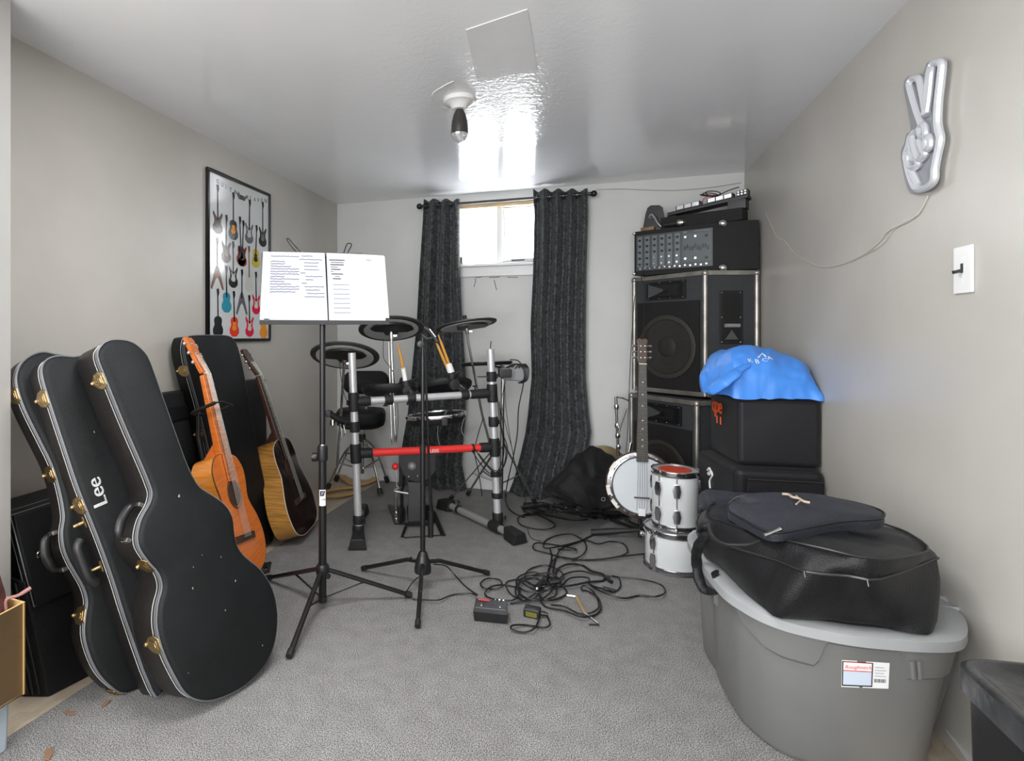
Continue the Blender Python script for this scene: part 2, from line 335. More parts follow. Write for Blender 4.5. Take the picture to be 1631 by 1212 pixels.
# ------------------------------------------------------------------ curtain rod and curtains
yr = YB-.085
ra, rb = gy(668, 330, yr), gy(946, 307, yr)
rz = (ra.z+rb.z)/2
t = thing('curtain_rod', 'black curtain rod with ball ends above the window', 'curtain rod', ((ra.x+rb.x)/2, yr, rz))
MB().cyl((ra.x, yr, rz), (rb.x, yr, rz), .009, n=14).build('rod', M_black, t)
for s, p in ((-1, ra), (1, rb)):
    MB().ball((p.x, yr, rz), .021).lathe([(.001, 0), (.013, 0), (.013, .012), (.001, .012)], (p.x-s*.03, yr, rz), V((1, 0, 0))).build('finial', M_black, t)
    MB().cyl((p.x-s*.055, yr+.004, rz), (p.x-s*.055, YB, rz), .006).lathe([(.001, 0), (.018, 0), (.018, .006), (.001, .006)], (p.x-s*.055, YB-.006, rz), V((0, 1, 0))).build('bracket', M_black, t)
def curtain_mat():
    m = mat('charcoal_damask', (.033, .036, .038), .62, bump=.3, bs=250, sheen=.15); N = m.node_tree.nodes; L = m.node_tree.links
    tc = N.new('ShaderNodeTexCoord'); v = N.new('ShaderNodeTexNoise'); v.inputs['Scale'].default_value = 26; v.inputs['Distortion'].default_value = 2.5; v.inputs['Detail'].default_value = 2
    L.new(tc.outputs['Object'], v.inputs['Vector']); r = N.new('ShaderNodeValToRGB'); e = r.color_ramp.elements; e[0].position = .47; e[1].position = .53; e[0].color = (.012, .013, .014, 1); e[1].color = (.058, .063, .066, 1)
    L.new(v.outputs[0], r.inputs[0]); L.new(r.outputs[0], N['Principled BSDF'].inputs['Base Color']); return m
M_cur = curtain_mat()
def curtain(rows, nf, label, seed, yb=yr):
    mb = MB(); rings = []; n = nf*12
    rr = []
    ys = [r[0] for r in rows]
    def ip(y):
        for a, b in zip(rows, rows[1:]):
            if y <= b[0]: 
                k = (y-a[0])/(b[0]-a[0]); k = k*k*(3-2*k) if False else k; return a[1]+(b[1]-a[1])*k, a[2]+(b[2]-a[2])*k
        return rows[-1][1:3]
    m = 46
    for j in range(m+1):
        y = ys[0]+(ys[-1]-ys[0])*j/m; a, b = ip(y); A = gy(a, y, yb); B = gy(b, y, yb)
        tj = j/m; amp = .030+.004*tj; front = []; back = []
        for i in range(n+1):
            s = i/n; x = A.x+(B.x-A.x)*s; z = A.z+(B.z-A.z)*s
            ph = s*nf*2*PI; w_ = pnoise(V((s*3+seed, tj*1.2, 0)))*1.1*tj
            dy = math.sin(ph+w_)*amp+pnoise(V((s*8, tj*6, seed)))*.01*tj
            if tj > .85: dy += -(tj-.85)*.35*(.5+.5*math.sin(s*9+seed)); z += pnoise(V((s*9, seed, 3)))*.02*(tj-.85)/.15
            if j == 0: z += .010*math.cos(ph)
            P = V((x, yb+dy, max(z, .004))); front.append(P)
        for P in front: back.append(P+V((0, .003, 0)))
        rings.append(front+back[::-1])
    mb.loft(rings)
    t = thing('curtain', label, 'curtain', ((rings[0][0].x+rings[0][n].x)/2, yb, .004), 'charcoal curtains on the rod')
    mb.build('curtain_panel', M_cur, t, smooth=80)
    for k in range(nf*2):
        s = (k+.5)/(nf*2); q = rings[1][int(round(s*n))]
        c = V((q.x, yb+(rings[1][int(round(s*n))].y-yb)*.2, rz)); 
        MB().tube([c+V((math.cos(a)*.004, math.sin(a)*.021, math.cos(a)*.021))for a in [2*PI*i/14 for i in range(14)]], .003, 6, closed=True).build('eyelet', mat('dark_steel', (.12, .12, .12), .3, 1), t)
curtain([(319, 675, 732), (360, 673, 733), (440, 668, 733), (520, 664, 737), (600, 656, 742), (660, 650, 742), (700, 643, 738), (740, 638, 736), (778, 640, 744)], 3, 'left charcoal patterned curtain hanging behind the drum rack', 1.3)
curtain([(303, 849, 936), (340, 851, 937), (440, 849, 934), (520, 845, 933), (600, 847, 933), (660, 841, 938), (690, 837, 942), (720, 830, 936), (760, 820, 926), (795, 806, 932)], 4, 'right charcoal patterned curtain puddling on the carpet beside the cable pile', 4.1)
# ------------------------------------------------------------------ poster on the left wall
py0, py1 = gx(331, 400, XL+.014).y, gx(431, 400, XL+.014).y; pz1 = gx(331, 265, XL+.014).z; pz0 = gx(331, 545, XL+.014).z
t = thing('framed_poster', 'black-framed poster of seventeen electric guitars on the left wall', 'poster', (XL, (py0+py1)/2, pz0))
fwid = .016
MB().bb(XL, XL+.016, py0, py1, pz0, pz0+fwid).bb(XL, XL+.016, py0, py1, pz1-fwid, pz1).bb(XL, XL+.016, py0, py0+fwid, pz0+fwid, pz1-fwid).bb(XL, XL+.016, py1-fwid, py1, pz0+fwid, pz1-fwid).build('frame', M_black, t, bevel=.002)
XP = XL+.008
M_poster = mat('glossy_poster_paper', (.62, .64, .64), .12, coat=.5)
sheet = MB().bb(XL+.001, XP, py0+fwid-.002, py1-fwid+.002, pz0+fwid-.002, pz1-fwid+.002).build('poster_sheet', M_poster, t)
def q3(zx, zy): return gx(320+zx/4.04, 250+zy/4.04, XP)
pcols = {'k': (.012, .012, .014), 'b': (.09, .035, .02), 'o': (.75, .28, .03), 'g': (.13, .13, .14), 'r': (.20, .012, .015), 'y': (.55, .45, .06), 'c': (.55, .56, .5), 'u': (.03, .28, .38), 'R': (.75, .05, .025), 'P': (.65, .02, .06), 'z': (.19, .09, .045), 't': (.2, .17, .1)}
pm = {k: mat('printed_ink_'+n, pcols[k], .15) for k, n in dict(k='black', b='brown', o='amber', g='grey', r='wine', y='yellow', c='cream', u='teal', R='red', P='crimson', z='bronze', t='olive').items()}
def pguitar(head, body, c, kind='S', bh=62, c2='k'):
    H_, B_ = q3(*head), q3(*body); mb = MB(); zc = B_.z; s = .058; X = XP+.0003; X2 = XP+.0008
    def sh(pts, mi, x=X, k=1.0): mb.prism([V((x, B_.y+a*s*k, zc+b*s*k)) for a, b in pts], (.0004, 0, 0), mi)
    if kind == 'S':
        half = [(0, -1.05), (.35, -1.0), (.68, -.75), (.72, -.4), (.5, -.05), (.5, .25), (.72, .75), (.6, .95), (.4, .7), (.18, .45)]
    elif kind == 'L':
        half = [(0, -1.05), (.4, -1.0), (.72, -.7), (.74, -.35), (.5, .05), (.58, .4), (.5, .65), (.2, .8)]
    else:
        half = [(0, -.15), (.25, -.4), (.75, -1.3), (.95, -1.15), (.3, .6), (.12, .9)]
    out = half+[(-a, b) for a, b in half[::-1] if a > 0]
    if kind in 'SL': out = [(a*(1.0), b) for a, b in out]
    P = out
    sh(P, 0)
    if kind in 'SL': sh([(a, b) for a, b in out], 1, X2, .45)
    y, y2 = B_.y, H_.y
    mb.prism([V((X2, y-.006, zc+.3*s)), V((X2, y+.006, zc+.3*s)), V((X2, y2+.0045, H_.z-.03)), V((X2, y2-.0045, H_.z-.03))], (.0003, 0, 0), 2)
    mb.prism([V((X2, y2-.0045, H_.z-.032)), V((X2, y2+.0045, H_.z-.032)), V((X2, y2+.013, H_.z-.01)), V((X2, y2+.009, H_.z+.012)), V((X2, y2-.011, H_.z+.008))], (.0003, 0, 0), 2)
    mb.build('printed_guitar', [pm[c], pm[c2], pm['k' if c != 'c' else 'z']], sheet)
for a in [((107, 190), (108, 420), 'b', 'S'), ((208, 240), (208, 462), 'k', 'L', 0, 'o'), ((313, 285), (310, 488), 'g', 'S', 0, 'c'), ((397, 300), (397, 512), 'k', 'S', 0, 'g'), ((163, 385), (162, 608), 'b', 'S', 0, 't'), ((250, 395), (258, 628), 'r', 'L'), ((272, 420), (266, 635), 'r', 'S', 0, 'b'), ((357, 450), (352, 645), 'y', 'L'), ((105, 530), (105, 762), 'z', 'V'), ((207, 555), (208, 770), 'k', 'S', 0, 'c'), ((308, 585), (310, 795), 'c', 'S', 0, 'c'), ((163, 710), (165, 928), 'u', 'L', 0, 'u'), ((263, 735), (263, 930), 'g', 'V'), ((353, 750), (355, 945), 'P', 'S', 0, 'c'), ((108, 860), (110, 1082), 'k', 'L'), ((211, 875), (215, 1085), 'R', 'L', 0, 'o'), ((310, 900), (313, 1088), 'P', 'S', 0, 'c'), ((402, 930), (403, 1100), 'o', 'L', 0, 'o')]: pguitar(*a)
tm = MB(); word = 'GUITAR HEAVEN'; yA, yE = py0+.075, py1-.06
for i, ch in enumerate(word):
    if ch != ' ':
        s = i/12; tm = MB(); text_mesh(tm, ch, V((XP+.0004, yA+(yE-yA)*s, pz1-.085+.022*(abs(s-.5)*2)**2)), V((0, 1, 0)), V((0, 0, 1)), .032); tm.build('title_letter', pm['k'], sheet)
em = q3(262, 262); wm = MB()
for s in (-1, 1): wm.prism([em+V((.0003, 0, -.012)), em+V((.0003, s*.028, -.014)), em+V((.0003, s*.062, .03)), em+V((.0003, s*.03, .012)), em+V((.0003, 0, .014))], (.0004, 0, 0))
wm.build('wing_emblem', pm['g'], sheet)
# ------------------------------------------------------------------ hand sign on the right wall
def qs(zx, zy, x=XR-.02): return gx(1400+zx/5.05, 80+zy/5.05, x)
outer = [(243, 225), (275, 200), (300, 200), (335, 190), (358, 215), (374, 300), (385, 200), (410, 110), (440, 85), (480, 82), (505, 62), (530, 85), (530, 160), (505, 420), (500, 600), (522, 700), (515, 790), (485, 940), (480, 1050), (440, 1110), (360, 1150), (290, 1150), (255, 1100), (215, 930), (205, 820), (235, 740), (250, 670), (285, 640), (262, 480), (232, 330), (230, 260)]
t = thing('neon_hand_sign', 'unlit silvery two-finger hand sign hung high on the right wall', 'wall sign', qs(350, 1150, XR))
pts = catmull([qs(x, y, XR-.004) for x, y in outer], 3, True)
M_sil = mat('silvered_plastic', (.62, .64, .68), .22, .3)
M_clear = mat('grey_clear_acrylic', (.30, .31, .33), .15)
MB().prism(pts, (-.010, 0, 0)).build('backing_plate', M_clear, t, bevel=.002)
def stube(p, closed=False, r=.010, name='light_tube', x=XR-.022): MB().tube(catmull([qs(a, b, x) for a, b in p], 5, closed), r, 8, closed).build(name, M_sil, t)
stube([(345, 600), (300, 470), (262, 340), (248, 270), (268, 232), (300, 225), (330, 240), (350, 330), (368, 430), (385, 520)][::-1])
stube([(370, 520), (390, 400), (400, 250), (420, 140), (445, 105), (485, 98), (508, 120), (500, 220), (480, 400), (472, 560), (480, 640), (495, 720), (470, 850), (450, 960), (445, 1040), (400, 1095), (320, 1120), (285, 1090), (250, 1000), (228, 900), (222, 830), (245, 760), (262, 690), (290, 660)])
stube([(440, 110), (420, 200), (405, 350), (385, 500)], r=.008)
stube([(330, 620), (350, 600), (370, 610), (378, 650), (375, 690), (340, 690), (330, 650)], True, .009)
stube([(385, 700), (415, 705), (415, 780), (385, 790)], True, .009)
stube([(330, 720), (360, 810), (375, 830), (350, 870), (320, 870), (290, 780), (270, 700)], False, .010)
stube([(250, 800), (280, 880), (320, 890), (310, 930), (270, 945), (240, 900)], True, .010)
stube([(262, 960), (290, 1030), (320, 1090)], r=.010)
# string-thin cable
M_cord = mat('clear_thin_wire', (.62, .58, .50), .4)
def wx(L, x=XR-.004): return [gx(a, b, x) for a, b in L]
wirep = wx([(1478, 312), (1466, 336), (1457, 345), (1434, 357), (1412, 370), (1400, 385), (1383, 400), (1365, 410), (1340, 421), (1315, 425), (1294, 420), (1268, 405), (1250, 384), (1238, 378), (1228, 358), (1219, 338)])
o = MB().tube(catmull(wirep, 5), .0016, 5).build('sign_cable', M_cord, None); tag(o, 'thin pale wire drooping across the right wall from the hand sign', 'cable')
o = MB().tube(catmull(wx([(1478, 314), (1462, 340), (1448, 352), (1425, 364), (1404, 390), (1380, 404), (1352, 418)]), 5), .0012, 5).build('sign_cable', M_cord, None); tag(o, 'second shorter thin wire running just beside the drooping wire below the hand sign', 'cable')
o = MB().tube(catmull([gy(x, y, YB-.004) for x, y in [(950, 302), (990, 301), (1040, 303), (1080, 303), (1120, 300), (1150, 296), (1180, 291)]], 5), .002, 5).build('wall_cable', mat('grey_wire', (.3, .3, .3), .5), None); tag(o, 'thin grey wire running along the top of the pale back wall', 'cable')
# ------------------------------------------------------------------ light switch
t = thing('light_switch', 'white toggle switch plate with black lever on the right wall', 'light switch', gx(1538, 468, XR))
a, b, c, d = gx(1523, 394, XR), gx(1553, 387, XR), gx(1553, 466, XR), gx(1523, 470, XR)
y0, y1 = b.y, a.y; z0, z1 = min(c.z, d.z)+.002, max(a.z, b.z)-.002
MB().bb(XR-.007, XR, y0, y1, z0, z1).build('switch_plate', M_white, t, bevel=.004)
mc = V((XR-.007, (y0+y1)/2, (z0+z1)/2))
MB().box(mc+V((-.0003, 0, .004)), .001, .010, .024).box(mc+V((-.009, 0, -.004)), .018, .009, .008, ux=V((1, 0, .25)), uy=V((0, 1, 0))).build('toggle', M_plas, t)
for s in (-1, 1): MB().lathe([(.001, 0), (.003, 0), (.0025, .001), (.001, .001)], mc+V((0, 0, s*.03)), V((-1, 0, 0)), 10).build('screw', M_white, t)
# ------------------------------------------------------------------ frames for leaning things
def frame(h, t):
    h, t = math.radians(h), math.radians(t)
    n = V((math.cos(h)*math.cos(t), math.sin(h)*math.cos(t), math.sin(t))); u = V((-math.sin(h), math.cos(h), 0)); return u, n.cross(u), n
def inset(P, n, d):                                               # move a closed outline inwards in its plane
    m = len(P); A = sum((P[i].cross(P[(i+1) % m]) for i in range(m)), V((0, 0, 0))); s = 1 if A.dot(n) > 0 else -1; out = []
    for i in range(m):
        t = (P[(i+1) % m]-P[i-1]); t = t.normalized() if t.length > 0 else V((1, 0, 0)); out.append(P[i]+n.cross(t).normalized()*d*s)
    return out
def nearest(P, px, py): return min(range(len(P)), key=lambda i: (pj(P[i])[0]-px)**2+(pj(P[i])[1]-py)**2)
def latch(t, P, n, i, sz=1.3, m=None, down=True):
    m_ = len(P); tg = (P[(i+1) % m_]-P[i-1]).normalized(); o = (P[i]-inset(P, n, .01)[i]).normalized(); c = P[i]
    mb = MB(); a = [(-.014, .012), (.014, .012), (.021, -.004), (.017, -.024), (.006, -.036), (-.006, -.036), (-.017, -.024), (-.021, -.004)]
    mb.prism([c+tg*x*sz+n*y*sz+o*.0005 for x, y in a], o*.004)
    mb.box(c+o*.0055-n*.008*sz, .020*sz, .024*sz, .003, ux=tg, uy=n).box(c+o*.0075-n*.010*sz, .012*sz, .018*sz, .002, ux=tg, uy=n)
    mb.ball(c+o*.004-n*.038*sz, .0055*sz, 10)
    mb.build('latch', m or M_gold, t, bevel=.0012, seg=1)
def hardcase(name, label, P, n, T, latches=(), handle=None, mface=None, mside=None, group=None, seam=.030, lat_m=None):
    n = V(n); zmin = min((p-n*T).z for p in P)
    c = sum(P, V((0, 0, 0)))/len(P)
    t = thing(name, label, 'instrument case', (c.x, c.y, max(0, zmin)), group)
    mface = mface or M_vinyl; mside = mside or M_vinylb
    i2 = inset(P, n, .012); i1 = inset(P, n, .004)
    MB().loft([[p for p in i2], [p-n*.003 for p in i1], [p-n*.011 for p in P], [p-n*seam for p in P]]).build('lid', mface, t, smooth=50, zclip=.002)
    b0 = [p-n*(seam+.0005) for p in P]; b1 = [p-n*(T-.012) for p in P]; b2 = [p-n*T for p in inset(P, n, .012)]
    MB().loft([b0, b1, b2]).build('shell', mside, t, smooth=50, zclip=.002)
    MB().tube([p-n*.013 for p in inset(P, n, -.0015)], .0028, 6, True).build('piping', M_pipe, t, zclip=.003)
    MB().tube([p-n*.024 for p in inset(P, n, -.0008)], .0022, 6, True).build('piping', M_pipe, t, zclip=.003)
    MB().tube([p-n*(seam+.009) for p in inset(P, n, -.0003)], .0011, 4, True).build('stitching', mat('pale_thread', (.55, .55, .52), .7), t, zclip=.003)
    S = [p-n*seam for p in P]
    for px, py in latches: latch(t, S, n, nearest(S, px, py), m=lat_m)
    if handle:
        (ax, ay), (bx, by) = handle; i, j = nearest(S, ax, ay), nearest(S, bx, by)
        A, B = S[i]-n*.028, S[j]-n*.028; o = ((S[i]-inset(S, n, .01)[i]).normalized()+(S[j]-inset(S, n, .01)[j]).normalized()).normalized()
        h = MB().tube(catmull([A+o*.012, A*.9+B*.1+o*.032, A*.6+B*.4+o*.042, A*.4+B*.6+o*.042, A*.1+B*.9+o*.032, B+o*.012], 4), [.005, .006, .008, .011, .013, .013, .013, .013, .013, .013, .013, .013, .013, .013, .013, .011, .009, .007, .006, .005, .005][:21], 10)
        h.build('handle', M_plas, t)
        for q in (A, B): MB().box(q+o*.008, .012, .028, .016, ux=(B-A), uy=n).build('handle_mount', mat('steel', (.5, .48, .44), .35, 1), t, bevel=.002)
    return t
u, v, n = frame(-15, 15); FO = gz(310, 1118, .055)
F0 = FO+n*.004
trace = [(166, 549), (174, 543), (185, 540), (205, 541.5), (221, 549), (237, 566), (248, 593), (260, 627), (279, 681), (297, 731), (307, 754), (320, 775), (341, 789), (361, 804), (372, 823), (375, 845), (379, 866), (391, 885), (418, 908), (436, 938), (444, 977), (441, 1018), (430, 1050), (412, 1075), (384, 1098), (346, 1114), (320, 1114), (300, 1103), (284, 1078), (266, 1040), (255, 1000), (256, 965), (263, 935), (257, 912), (241, 893), (227, 872), (224, 852), (230, 826), (243, 802), (247, 785), (243, 770), (231, 740), (202, 673), (173, 601), (160, 565)]
Pf = catmull([pl(x, y, F0, n) for x, y in trace], 3, True)
CASE0 = hardcase('guitar_case', 'frontmost large black guitar case with rounded body and white scuffs, leaning at left', Pf, n, .145, [(163, 612), (228, 908), (190, 1050)], ((226, 800), (185, 860)), group='black guitar cases leaning at the left wall')
uv = lambda a, b, o: o+u*a+v*b
M0 = F0-n*.155
mp_ = [(-.035, .06), (-.02, .02), (.0, .005), (.2, .005), (.22, .03), (.13, 1.03), (.11, 1.09), (.06, 1.108), (-.12, 1.108), (-.16, 1.095), (-.182, 1.05), (-.185, 1.0), (-.142, .69), (-.08, .30)]
Pm = [pl(x, y, M0, n) for x, y in [(205, 985), (185, 922), (160, 853), (130, 778), (108, 712), (86, 645), (75, 610), (71, 590), (74, 577), (84, 569), (100, 566), (133, 566)]]+[uv(a, b, M0) for a, b in [(.0, 1.085), (.06, 1.065), (.10, 1.03), (.15, .7), (.2, .3), (.225, .04), (.2, .012), (.02, .012), (-.02, .03)]]
t = hardcase('guitar_case', 'middle black guitar case with the white word Lee on its straight lid', catmull(Pm, 3, True), n, .10, [(72, 640), (125, 795)], None, group='black guitar cases leaning at the left wall')
tm = MB(); w0 = pl(172, 803, M0+n*.0012, n); w1 = pl(161, 768, M0+n*.0012, n); ux = (w1-w0).normalized(); text_mesh(tm, 'Lee', w0, ux, n.cross(ux), .060)
text_mesh(tm, 'Lee', w0+ux*.0022, ux, n.cross(ux), .060)
for k in range(1): tm.build('white_lettering', mat('white_paint', (.75, .75, .75), .6), t)
M_scf = mat('pale_scuff', (.30, .31, .31), .8)
for i, (x, y, r) in enumerate([(285, 790, 3), (352, 887, 1.6), (307, 937, 2.2), (308, 903, 1.3), (375, 925, 1.8), (359, 972, 1.6), (418, 1028, 1.5), (300, 1072, 1.3), (150, 688, 2), (322, 884, 1.2)]):
    P = []
    for k in range(7): a = 2*PI*k/7+i; P.append(pl(x+r*math.cos(a)*.5*(1+.4*math.sin(3*k+i)), y+r*math.sin(a)*(1+.3*math.cos(2*k+i)), F0+n*.0032 if i != 8 else M0+n*.0032, n))
    MB().prism(P, n*.0004).build('scuff_mark', M_scf, CASE0 if i != 8 else t)
# two bolted handle posts on the middle case
for (ax, ay) in ((136, 845), (158, 900)):
    S = [p-n*.03 for p in catmull(Pm, 3, True)]; i = nearest(S, ax, ay); o = (S[i]-inset(S, n, .01)[i]).normalized(); tg = (S[(i+1) % len(S)]-S[i-1]).normalized(); c = S[i]-n*.02
    MB().box(c+o*.003, .034, .009, .005, ux=tg, uy=n).cyl(c+o*.004, c+o*.03-n*.012, .006, n=10).build('handle_mount', M_gold, t, bevel=.0015)
S = [p-n*.05 for p in catmull(Pm, 3, True)]; A, B = S[nearest(S, 120, 868)], S[nearest(S, 140, 922)]; o = -u
MB().tube(catmull([A+o*.03, A+o*.045+(B-A)*.15, A+o*.047+(B-A)*.5, A+o*.045+(B-A)*.85, B+o*.03], 4), .014, 10).build('handle', M_plas, t)
R0 = M0-n*.115
Pr = [pl(x, y, R0, n) for x, y in [(205, 1104), (180, 1092), (160, 1070), (146, 1040), (139, 1010), (141, 980), (144, 958), (138, 935), (124, 910), (114, 892), (106, 870), (104, 845), (107, 820), (100, 780), (87, 738), (66, 695), (44, 650), (32, 615), (31, 595), (38, 578), (52, 566), (70, 560), (88, 563)]]+[uv(a, b, R0) for a, b in [(-.045, 1.05), (-.02, .98), (.03, .8), (.08, .62), (.14, .56), (.15, .48), (.16, .40), (.22, .3), (.23, .2), (.2, .1), (.14, .03), (.06, .012)]]
hardcase('guitar_case', 'rearmost shaped black guitar case half hidden behind the case marked Lee', catmull(Pr, 3, True), n, .105, [(28, 632), (82, 748), (122, 975), (185, 1095)], ((106, 845), (118, 900)), group='black guitar cases leaning at the left wall')
# ------------------------------------------------------------------ black case behind the orange guitar
u, v, n = frame(-8, 4); O2 = gz(425, 868, .01)
tr = [(300, 541), (308, 535), (340, 534), (365, 535), (376, 543), (384, 565), (395, 620), (415, 730), (432, 810), (438, 845), (435, 862), (425, 868), (395, 862), (370, 850), (352, 800), (337, 720), (318, 640), (304, 590), (298, 560)]
P2 = catmull([pl(x, y, O2+n*.0, n) for x, y in tr], 3, True)
hardcase('guitar_case', 'tall plain black instrument case standing behind the orange guitar', P2, n, .11, [(290, 592), (312, 690)], None, mside=M_vinyl)
# dark boxes behind it along the wall
M_carp = mat('black_amp_carpet', (.008, .008, .0085), .8, bump=.5, bs=300)
q = [(263, 628), (300, 618), (300, 760), (263, 760)]
def slabx(name, label, cat, pxs, x, T, m, **k):
    P = [gx(a, b, x) for a, b in pxs]; return tag(MB().prism(P, (-T, 0, 0)).build(name, m, None, bevel=.006, **k), label, cat)
def leanslab(name, label, cat, x, y0, y1, z1, T, lean, m):
    P = [V((x, y0, 0)), V((x, y1, 0)), V((x-lean, y1, z1)), V((x-lean, y0, z1))]
    t = thing(name, label, cat, (x-T/2, (y0+y1)/2, 0))
    MB().prism(P, (-T, 0, 0)).build('cabinet', m, t, bevel=.008)
    return t, P
ya = gx(258, 640, -1.76).y; yb_ = gx(320, 640, -1.76).y
t, P = leanslab('amplifier', 'dark low amplifier cabinet against the wall left of the tall plain case', 'amplifier', -1.755, ya, yb_, gx(280, 625, -1.76).z, .068, .008, M_carp)
MB().bb(-1.765, -1.752, ya+.03, yb_-.03, .70, .76).build('control_strip', M_plas, t, bevel=.002)
ya = gx(384, 620, -1.75).y; yb_ = gx(425, 620, -1.75).y
t, P = leanslab('instrument_case', 'upright black soft case against the wall behind the dark guitar', 'instrument case', -1.735, ya, yb_, gx(400, 606, -1.76).z, .07, .02, M_nyl)
# ------------------------------------------------------------------ guitars
def wood(name, c1, c2, rough=.22, stretch=(3, 3, 40), coat=.4):
    return mat(name, c1, rough, bump=0, var=c2, vs=3, stretch=stretch, coat=coat)
M_or = wood('orange_spruce', (.72, .18, .025), .10); M_ors = wood('amber_sides', (.80, .28, .04), .12)
M_dk = wood('dark_sunburst', (.022, .010, .008), .3, .12); M_dks = wood('golden_maple', (.50, .24, .055), .28)
M_fb = mat('rosewood', (.055, .028, .018), .4, var=.2, vs=30); M_cream = mat('cream_binding', (.7, .62, .48), .4)
M_steel = mat('string_steel', (.35, .34, .31), .4, .8)
def guitar(label, O, U, W, N, k, T, halfs, brg, hole, jn, nut, head, mtop, mside, mneck, hw, nw, binding, mfb=None, peg=None, slot=False, group=None):
    O, U, W, N = V(O), V(U).normalized(), V(W).normalized(), V(N).normalized(); L = lambda a, b, c=0: O+(U*a+W*b+N*c)*k
    body = catmull([L(a, b) for a, b in halfs]+[L(-a, b) for a, b in halfs[::-1] if a > 0.001], 5, True)
    back = [p-N*T for p in body]
    t = thing('acoustic_guitar', label, 'guitar', (O.x, O.y, max(0, min(p.z for p in body+back))), group)
    MB().prism(body, -N*.004).build('soundboard', mtop, t)
    i1 = inset(body, N, .004)
    MB().loft([[p-N*.0042 for p in body], [p-N*T*.3 for p in body], [p-N*T*.7 for p in body], [p-N*(T-.006) for p in body], [p-N*T for p in inset(body, N, .01)]]).build('body_sides', mside, t)
    MB().tube([p-N*.002 for p in body], .0024, 6, True).build('binding', binding, t)
    # soundhole as a flat disc, the hole's inner shade put into its colour
    hr = .048*k; hc_ = L(0, hole)
    ringp = [hc_+N*.0006+(U*math.cos(2*PI*i/36)+W*math.sin(2*PI*i/36))*hr for i in range(36)]
    MB().prism(ringp, N*.0006).build('soundhole', mat('hole_shade_paint', (.05, .018, .008), .9), t)
    MB().tube([hc_+N*.001+(U*math.cos(2*PI*i/36)+W*math.sin(2*PI*i/36))*hr*1.14 for i in range(36)], .0032, 5, True).build('rosette', M_fb, t)
    MB().box(L(0, brg, .005), .16*k, .026*k, .009, ux=U, uy=W).box(L(0, brg+.002, .0125), .075*k, .003, .004, ux=U, uy=W).build('bridge', M_fb, t, bevel=.002)
    # neck, fretboard, frets
    mb = MB(); y0 = jn-.004; a0, a1 = nw*1.22/2, nw/2
    mb.hexa([L(-a0, y0, -.028), L(a0, y0, -.028), L(a0, y0, .003), L(-a0, y0, .003), L(-a1, nut, -.018), L(a1, nut, -.018), L(a1, nut, .003), L(-a1, nut, .003)])
    mb.hexa([L(-a0*.9, y0+.001, -.085), L(a0*.9, y0+.001, -.085), L(a0*.9, y0+.001, -.02), L(-a0*.9, y0+.001, -.02), L(-a0*.7, y0+.055, -.03), L(a0*.7, y0+.055, -.03), L(a0*.9, y0+.05, -.018), L(-a0*.9, y0+.05, -.018)])
    mb.build('neck', mneck, t, bevel=.006)
    fb0 = hole+.05; b0 = a0*1.06
    MB().hexa([L(-b0, fb0, .0032), L(b0, fb0, .0032), L(b0, fb0, .009), L(-b0, fb0, .009), L(-a1, nut, .0032), L(a1, nut, .0032), L(a1, nut, .009), L(-a1, nut, .009)]).build('fretboard', mfb or M_fb, t, bevel=.001)
    sc = nut-brg
    for f in range(1, 19):
        yy = nut-sc*(1-2**(-f/12)); 
        if yy < fb0+.004: break
        s = (nut-yy)/(nut-fb0); w_ = a1+(b0-a1)*s
        MB().cyl(L(-w_, yy, .0096), L(w_, yy, .0096), .0009*k, n=5).build('fret', M_steel, t)
    MB().box(L(0, nut+.002, .008), nw*k, .004, .007, ux=U, uy=W).build('nut', M_cream, t)
    # head, tilted back
    hb = lambda a, s, c=0: L(a, nut+.006+s*(head-nut), c-.035*s)
    prof = [(-a1, 0), (-hw*.9, .14), (-hw, .3), (-hw*1.02, .93), (-hw*.55, 1.0), (0, .97), (hw*.55, 1.0), (hw*1.02, .93), (hw, .3), (hw*.9, .14), (a1, 0)]
    MB().prism([hb(a, s, .002) for a, s in prof], -N*.016*k).build('headstock', mneck, t, bevel=.002)
    for s in (.28, .53, .78):
        for sg in (-1, 1):
            c = hb(sg*hw, s, -.008); o = U*sg
            MB().cyl(c-o*.004, c+o*.012, .0025, n=8).ball(c+o*.018, .008, 10, (1, 1, 1)).cyl(hb(sg*hw*.5, s, .002), hb(sg*hw*.5, s, .012), .003, n=8).build('tuning_peg', peg or M_chr, t)
    for i in range(6):
        x0 = (i-2.5)*nw*.155; x1 = (i-2.5)*nw*.2
        MB().tube([L(x1, brg, .016), L(x0, nut+.003, .0135), hb(x0*1.3, .5, .006)], .0007, 4).build('string', M_steel, t)
    return t, L
cls = [(0, 0), (.08, .005), (.15, .045), (.182, .12), (.165, .20), (.122, .265), (.115, .30), (.132, .36), (.132, .41), (.095, .455), (.04, .47), (0, .47)]
dre = [(0, 0), (.1, .005), (.175, .04), (.202, .12), (.195, .2), (.155, .29), (.14, .335), (.146, .41), (.125, .475), (.07, .505), (.02, .51), (0, .51)]
tg1, LG = guitar('orange classical guitar leaning on a black stand behind the front case', (-1.2825, 1.9817, .1199), (-.1609, .9708, -.1781), (-.353, .112, .9289), (.9217, .2123, .3246), 1.054, .10, cls, .14, .31, .47, .805, .98, M_or, M_ors, M_or, .033, .052, M_fb, mfb=wood('orange_fretboard', (.55, .17, .05), .2), peg=mat('pearl_pegs', (.6, .58, .55), .2, .5))
